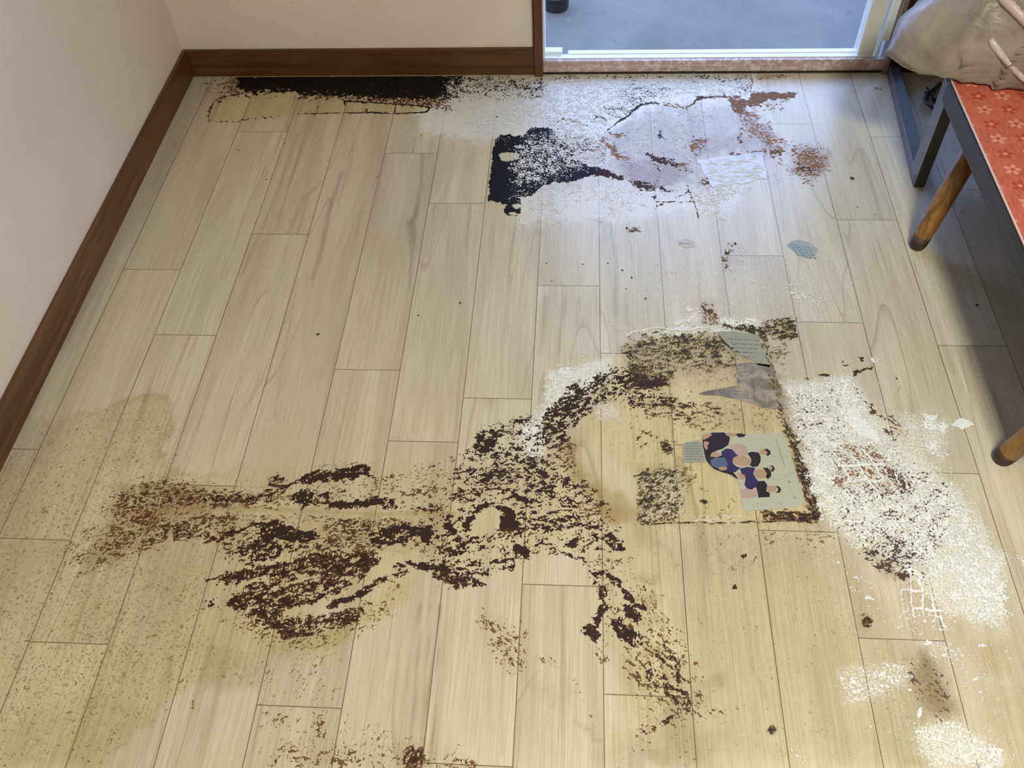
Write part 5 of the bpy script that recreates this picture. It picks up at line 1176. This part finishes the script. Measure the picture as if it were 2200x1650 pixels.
# crumpled clear wrapper by the doorway
def wrapper(name, quad, lab, cat, amp=0.0022, n=60, seed=3, mat=None, zb=0.001):
    q = fl(quad)
    u, v = np.meshgrid(np.linspace(0, 1, n), np.linspace(0, 1, n)); u = u.ravel(); v = v.ravel()
    A, B, C, D = [np.array(p) for p in q]
    P = (A[None] * ((1 - u) * (1 - v))[:, None] + B[None] * (u * (1 - v))[:, None] + C[None] * (u * v)[:, None] + D[None] * ((1 - u) * v)[:, None])
    h = np.abs(fbm(P[:, 0] + P[:, 1] * 0.3, P[:, 1] * 1.8, 0.03, 3, seed))
    e = np.minimum(np.minimum(u, 1 - u), np.minimum(v, 1 - v)) * 6
    P = P + np.stack([fbm(u, v, 0.3, 2, seed + 1), fbm(u, v, 0.3, 2, seed + 2)], 1) * 0.003
    z = zb + amp * h * np.clip(e, 0.15, 1)
    i, j = np.meshgrid(np.arange(n - 1), np.arange(n - 1)); a = (j * n + i).ravel()
    me = fast_mesh(name, np.column_stack([P, z]), np.stack([a, a + 1, a + 1 + n, a + n], 1)[:, ::-1])
    o = link(name, me, mat, smooth=True)
    md = o.modifiers.new('solid', 'SOLIDIFY'); md.thickness = 0.0003; md.offset = 1
    return tag(o, lab, cat)
t = NT('clear_film', 0.10, 1.0)
t.color(lin((236, 238, 242))); t.b.inputs['Alpha'].default_value = 0.34
M_FILM = t.m
wrapper('clear_wrapper', [(1497,345),(1640,326),(1650,384),(1530,404)], 'crumpled clear plastic wrapper shining on the brown stains before the doorway', 'wrapper', mat=M_FILM)

# small crumbs
random.seed(21)
crumbs = [(1830,384,5.5),(683,719,3.5),(1068,252,3),(1092,400,2),(573,386,2.4),(533,236,0),(1337,581,2.8),(1357,597,3),(1306,566,2.2),(1580,1262,0),(1595,1196,0),(612,309,2),(989,651,3),(1955,532,0),(2067,457,2),(2098,656,4),(2108,424,2),(905,292,2),(810,381,2),(2087,492,0),(1252,568,2),(1174,566,2),(1185,604,1.8),(1387,642,2.4),(1345,621,2),(512,323,2),(899,678,2.6),(1842,445,2)]
def crumb(name, x, y, r, seed, mat):
    bm = bmesh.new(); bmesh.ops.create_icosphere(bm, subdivisions=2, radius=1)
    p = at(x, y); rnd = random.Random(seed)
    a = rnd.random() * 3.1; sx, sy = 1.0 + rnd.random() * .5, .7 + rnd.random() * .3
    s = r * 0.00083
    for v in bm.verts:
        k = 1 + 0.25 * math.sin(5 * v.co.x + seed) * math.cos(4 * v.co.y + seed * 2)
        q = Vector((v.co.x * sx * s * k, v.co.y * sy * s * k, v.co.z * s * 0.55))
        q = Matrix.Rotation(a, 3, 'Z') @ q
        v.co = q
    me = bpy.data.meshes.new(name); bm.to_mesh(me); bm.free()
    o = link(name, me, mat, smooth=True); o.location = (p[0], p[1], s * 0.5)
    return o
M_CRUMB = plain('dark_crumb', (48, 38, 28), 0.7)
n = 0
for i, (x, y, r) in enumerate(crumbs):
    if r == 0: continue
    o = crumb('crumb', x, y, r, i, M_CRUMB)
    if i == 0: tag(o, 'largest dark crumb, alone on clean planks right of the doorway stains', 'crumb')
    else: tag(o, 'tiny dark crumb lying on a clean plank', 'crumb', 'tiny dark crumbs on the clean planks')

# ------------------------------------------------------------------ red bench
t = NT('red_flower_vinyl', 0.42, 0.5)
sx = t.n('ShaderNodeSeparateXYZ'); t.t.links.new(t.tc.outputs['Object'], sx.inputs[0])
s_ = 0.345 * W
def cell(v, off):
    q = t.math('ADD', t.math('DIVIDE', v, s_), off)
    i = t.math('FLOOR', q)
    return i, t.math('SUBTRACT', t.math('SUBTRACT', q, i), 0.5)
xi, xf = cell(sx.outputs[0], 0.2); yi, yf = cell(sx.outputs[1], 0.0)
par = t.math('PINGPONG', t.math('ADD', xi, yi), 1.0)
r = t.math('SQRT', t.math('ADD', t.math('MULTIPLY', xf, xf), t.math('MULTIPLY', yf, yf)))
th = t.math('ARCTAN2', yf, xf)
pet = t.math('ADD', 0.27, t.math('MULTIPLY', t.math('COSINE', t.math('MULTIPLY', th, 5.0)), 0.075))
fm = t.math('SUBTRACT', pet, r); fm = t.ramp(fm, -0.015, 0.02)
cen = t.ramp(r, 0.10, 0.07, 0, 1)
slit = t.ramp(t.math('COSINE', t.math('MULTIPLY', th, 5.0)), -0.95, -0.6)
petm = t.math('MULTIPLY', fm, slit)
n1 = t.noise(t.mapping((1, 1, 1)), 22, 3, 0.6)
wv = t.noise(t.mapping((300, 60, 1), rot=(0, 0, 0.7)), 1.0, 2)
base = t.mix(t.ramp(n1, 0.3, 0.7), lin((172, 78, 58)), lin((188, 92, 70)))
base = t.mix(t.ramp(wv, 0.4, 0.65, 0, 0.35), base, lin((208, 122, 98)))
light = lin((214, 142, 120)); dark = lin((164, 54, 32))
fl_c = t.mix(par, light, dark); ce_c = t.mix(par, dark, light)
c = t.mix(t.math('MULTIPLY', petm, 0.8), base, fl_c)
c = t.mix(t.math('MULTIPLY', cen, 0.9), c, ce_c)
c = t.mix(t.ramp(t.noise(t.mapping(loc=(3, 3, 3)), 40, 4, 0.7), 0.62, 0.72, 0, 0.3), c, lin((150, 60, 40)))
t.color(c); t.bump(wv, 0.25, 0.0008)
M_VINYL = t.m
M_EDGE = wood('black_painted_edge', (30, 28, 28), (52, 49, 47), 'Y', 0.5)
M_LEG = wood('varnished_leg', (92, 60, 26), (150, 106, 52), 'Z', 0.38, dirt=((70, 40, 22), 30, 0.60, 0.6))
M_FOOT = plain('brown_rubber', (52, 34, 20), 0.6)
M_PIPE = plain('cream_piping', (206, 178, 158), 0.5)

def rrect(x0, x1, y0, y1, r, n=8):
    p = []
    for cx, cy, a0 in ((x1 - r, y1 - r, 0), (x0 + r, y1 - r, 90), (x0 + r, y0 + r, 180), (x1 - r, y0 + r, 270)):
        for k in range(n + 1):
            a = math.radians(a0 + 90 * k / n); p.append((cx + r * math.cos(a), cy + r * math.sin(a)))
    return p
BX0, BX1, BY0, BY1, BZ = 5.68 * W, 10.6 * W, 6.25 * W, 12.62 * W, 2.30 * W
def loft(name, rings, mats, parent=None, caps=True, smooth=True):
    bm = bmesh.new(); prev = None; fs = []
    for ring in rings:
        vs = [bm.verts.new(p) for p in ring]
        if prev:
            for k in range(len(vs)): bm.faces.new((prev[k], prev[(k + 1) % len(vs)], vs[(k + 1) % len(vs)], vs[k]))
        else: first = vs
        prev = vs
    if caps: bm.faces.new(prev); bm.faces.new(first[::-1])
    bmesh.ops.recalc_face_normals(bm, faces=bm.faces)
    me = bpy.data.meshes.new(name); bm.to_mesh(me); bm.free()
    return link(name, me, mats, parent, smooth)
bench = empty('bench', ((BX0 + BX1) / 2, (BY0 + BY1) / 2, 0))
tag(bench, 'low bench with orange-red flowered vinyl seat, black edge and round wooden legs', 'bench')
def rr(ins, z, r): return [(x, y, z) for x, y in rrect(BX0 + ins, BX1 - ins, BY0 + ins, BY1 - ins, max(r - ins, 0.004))]
RC = 0.30 * W
rel(loft('edge_band', [rr(0.012, BZ - 0.42 * W, RC), rr(0.002, BZ - 0.40 * W, RC), rr(0.0, BZ - 0.36 * W, RC), rr(-0.001, BZ - 0.12 * W, RC), rr(0.001, BZ - 0.05 * W, RC), rr(0.004, BZ - 0.045 * W, RC)], M_EDGE, None, True, False), bench)
rel(loft('seat_pad', [rr(0.003, BZ - 0.05 * W, RC), rr(0.0035, BZ - 0.02 * W, RC), rr(0.006, BZ - 0.006 * W, RC), rr(0.012, BZ, RC), rr(0.05, BZ + 0.002, RC)], M_VINYL, None, True, False), bench)
b = MB(); pp = [(x, y, BZ - 0.012 * W) for x, y in rrect(BX0 + 0.003, BX1 - 0.003, BY0 + 0.003, BY1 - 0.003, RC)]
b.tube(pp + pp[:2], 0.0022, 8); rel(b.build('piping', M_PIPE, None, True), bench)
for i, (fx, fy, tx, ty) in enumerate([(5.60, 11.12, 6.02, 11.45), (5.79, 6.98, 6.05, 6.72), (10.6, 11.2, 10.3, 11.1), (10.6, 6.8, 10.3, 6.95)]):
    f0 = Vector((fx * W, fy * W, 0)); t0 = Vector((tx * W, ty * W, BZ - 0.40 * W)); d = (t0 - f0)
    a = f0 + d * 0.10
    leg = MB(); leg.tube([a, f0 + d * 0.14, f0 + d * 0.5, t0], [0.0205, 0.021, 0.0225, 0.024], 28); lo = leg.build('leg', M_LEG, None, True); rel(lo, bench)
    k = MB(); k.tube([f0 + Vector((0, 0, 0.001)), f0 + d * 0.02 + Vector((0, 0, 0.001)), f0 + d * 0.05, f0 + d * 0.11], [0.015, 0.0185, 0.0205, 0.0212], 28)
    ko = k.build('rubber_foot', M_FOOT, None, True); ko.parent = lo; ko.matrix_parent_inverse = lo.matrix_world.inverted(); ko.matrix_parent_inverse = Matrix.Identity(4)
    if True:
        ko.matrix_parent_inverse = Matrix.Identity(4)

# ------------------------------------------------------------------ metal frame beside the doorway
M_STEEL = NT('dark_metal', 0.38, 0.9)
n1 = M_STEEL.noise(M_STEEL.mapping(), 20, 5, 0.7, 1.0)
M_STEEL.color(M_STEEL.mix(M_STEEL.ramp(n1, 0.35, 0.7), lin((66, 62, 60)), lin((46, 43, 42))))
M_STEEL = M_STEEL.m
fr = empty('metal_frame', (6.0 * W, 14.0 * W, 0))
tag(fr, 'dark grey square-tube frame lying along the floor at the right of the doorway', 'frame')
b = MB()
a0, a1 = Vector((6.15 * W, 16.17 * W, 0)), Vector((5.90 * W, 12.75 * W, 0))
wv_ = Vector((0.20 * W, 0.0, 0)); h = Vector((0, 0, 0.20 * W))
b.hexa([a0, a1, a1 + wv_, a0 + wv_, a0 + h, a1 + h, a1 + wv_ + h, a0 + wv_ + h], 0.0012)
rel(b.build('runner', M_STEEL), fr)
b = MB()
p0 = Vector((5.90 * W, 12.66 * W, 0)); up = Vector((0.0, 0.04 * W, 1.86 * W))
q = [p0, p0 + Vector((0.19 * W, 0, 0)), p0 + Vector((0.22 * W, 0.42 * W, 0)), p0 + Vector((0.03 * W, 0.42 * W, 0))]
b.hexa(q + [v + up for v in q], 0.0012)
rel(b.build('post', M_STEEL), fr)

# black cord bundle on the floor behind the frame
cb = MB()
def cw(x, y, z=0.004): p = at(x, y, z); return (p[0], p[1], p[2])
base = [(2020,178),(2014,186),(2005,192),(1996,196),(1990,200),(1987,207),(1986,214),(1990,219),(1998,226),(2010,236)]
for k in range(5):
    rnd = random.Random(k)
    cb.tube([cw(x + rnd.uniform(-2.2, 2.2), y + rnd.uniform(-2, 2), 0.004 + 0.004 * k) for x, y in base], 0.0028, 8)
cb.tube([cw(1992, 200, .010), cw(2000, 203, .014), cw(2008, 208, .010), cw(2014, 214, .006)], 0.0028, 8)
cb.tube([cw(1996, 199, .016), cw(1994, 190, .020), cw(1991, 187, .018), cw(1993, 193, .014)], 0.0022, 8)
cb.tube([cw(1990, 203, .004), cw(1986, 212, .016), cw(1990, 222, .010), cw(1994, 206, .012), cw(1999, 199, .008)], 0.0025, 8)
M_CORD = plain('black_plastic', (16, 17, 20), 0.4)
root = empty('cord_bundle', cw(1998, 210, 0.0)); tag(root, 'tangled black cord with a plug behind the dark metal frame', 'cord')
rel(cb.build('cord', M_CORD, None, True), root)
pl = MB(); p = cw(2013, 213, 0.007); pl.box(p[0] - 0.012, p[0] + 0.010, p[1] - 0.008, p[1] + 0.008, 0.001, 0.014, 0.003)
rel(pl.build('plug', M_CORD), root)

# dark flowerpot outside
fp = empty('plant_pot', (-0.50 * W, 20.66 * W, -1.0 * W)); tag(fp, 'dark round pot standing on the concrete at the left of the doorway', 'pot')
cx, cy, cz = -0.50 * W, 20.66 * W, -1.0 * W
M_POT = plain('dark_pot', (44, 38, 38), 0.5)
rel(loft('pot_body', [[(cx + r * math.cos(a), cy + r * math.sin(a), cz + z) for a in [2 * math.pi * k / 40 for k in range(40)]] for r, z in ((0.038, 0.0), (0.043, 0.002), (0.045, 0.008), (0.047, 0.055), (0.049, 0.056), (0.056, 0.16), (0.060, 0.162), (0.060, 0.175), (0.054, 0.175), (0.050, 0.10))], M_POT, None, True, True), fp)
rel(loft('pot_band', [[(cx + r * math.cos(a), cy + r * math.sin(a), cz + z) for a in [2 * math.pi * k / 40 for k in range(40)]] for r, z in ((0.0475, 0.050), (0.0505, 0.052), (0.0515, 0.068), (0.0490, 0.070))], plain('pot_band_grey', (96, 88, 86), 0.5), None, False, True), fp)

# ------------------------------------------------------------------ plastic bag on the bench
def bag():
    root = empty('garbage_bag', (7.9 * W, 11.3 * W, BZ)); tag(root, 'crumpled translucent beige plastic bag resting on the red bench', 'bag')
    bm = bmesh.new(); bmesh.ops.create_icosphere(bm, subdivisions=7, radius=1)
    C = np.array(BAG_C) * W; Rd = np.array(BAG_R) * W; T = np.array(BAG_T) * W
    co = np.array([v.co for v in bm.verts])
    td = (T - C) / Rd; td /= np.linalg.norm(td)
    dirs = co / np.linalg.norm(co, axis=1)[:, None]
    # superellipsoid body, flatter below
    p = 2.3
    k = (np.abs(dirs) ** p).sum(1) ** (-1 / p)
    P = C + dirs * k[:, None] * Rd
    cs = dirs @ td
    w = np.clip((cs - 0.513) / 0.487, 0, 1) ** 3.0
    P = P + (T - (C + td * Rd * 1.0))[None] * w[:, None]
    # long folds sliding down toward the right
    sc = 0.9 * P[:, 0] + 0.35 * P[:, 1] + 0.28 * P[:, 2]
    tc = 0.35 * P[:, 0] - 0.62 * P[:, 1] - 0.70 * P[:, 2]
    sc = sc + 0.035 * fbm(tc, sc, 0.30, 2, 31)
    r1 = perlin(sc / 0.050, tc / 0.42, 5) / 0.27
    r2 = perlin(sc / 0.026, tc / 0.30 + 4, 6) / 0.27
    N = dirs / Rd; N /= np.linalg.norm(N, axis=1)[:, None]
    damp = 1 - 0.5 * w
    P = P + N * ((0.026 * np.exp(-np.abs(r1) * 4.0) + 0.013 * np.exp(-np.abs(r2) * 4.0) - 0.012 + fbm(P[:, 0], P[:, 2], 0.14, 2, 9) * 0.004) * damp)[:, None]
    P[:, 2] = np.maximum(P[:, 2], BZ + 0.007)
    P[:, 1] = np.minimum(P[:, 1], 15.9 * W)
    for v, q in zip(bm.verts, P): v.co = q
    me = bpy.data.meshes.new('bag_body'); bm.to_mesh(me); bm.free()
    t = NT('beige_bag_plastic', 0.34, 0.6)
    n1 = t.noise(t.mapping(), 9, 4, 0.6, 0.6)
    t.color(t.mix(t.ramp(n1, 0.3, 0.7), lin((120, 109, 98)), lin((146, 135, 123))))
    t.bump(t.noise(t.mapping((1, 1, 2)), 26, 4, 0.6, 1.5), 0.25, 0.006)
    rel(link('bag_body', me, t.m, None, True), root)
    # rolled edge down the right of the bag, its highlight painted in as pale colour, and a pink strip above it
    from mathutils.bvhtree import BVHTree
    tree = BVHTree.FromPolygons([tuple(v.co) for v in me.vertices], [tuple(p.vertices) for p in me.polygons])
    def onbag(x, y):
        r = Vector(tuple(ray(x, y))).normalized()
        h = tree.ray_cast(Vector(tuple(CAM)), r)
        return None if h[0] is None or h[0].z < BZ + 0.015 else h[0] + r * 0.001
    b = MB()
    pe = [q for q in (onbag(x, y) for x, y in BAG_EDGE) if q is not None]
    b.tube(pe, [0.006, 0.008, 0.0075, 0.006, 0.006, 0.0065, 0.007][:len(pe)], 14)
    t = NT('edge_highlight_plastic', 0.22, 0.7); n1 = t.noise(t.mapping(), 60, 4, 0.6, 1.0)
    t.color(t.mix(t.ramp(n1, 0.35, 0.65), lin((176, 166, 160)), lin((196, 188, 180)))); t.bump(n1, 0.5, 0.004)
    rel(b.build('rolled_edge', t.m, None, True), root)
    b = MB()
    pe = [q for q in (onbag(x, y) for x, y in BAG_PINK) if q is not None]
    b.tube(pe, [0.011] * len(pe), 14)
    rel(b.build('pink_strip', plain('pink_plastic', (186, 164, 160), 0.4), None, True), root)
BAG_C, BAG_R, BAG_T = (10.56, 13.1, 3.85), (3.54, 2.32, 2.56), (4.95, 12.95, 2.34)
BAG_EDGE = [(2128, 84), (2136, 98), (2150, 116), (2166, 135), (2184, 155), (2198, 168), (2206, 174)]
BAG_PINK = [(2140, -20), (2165, 5), (2190, 30), (2215, 55)]
bag()
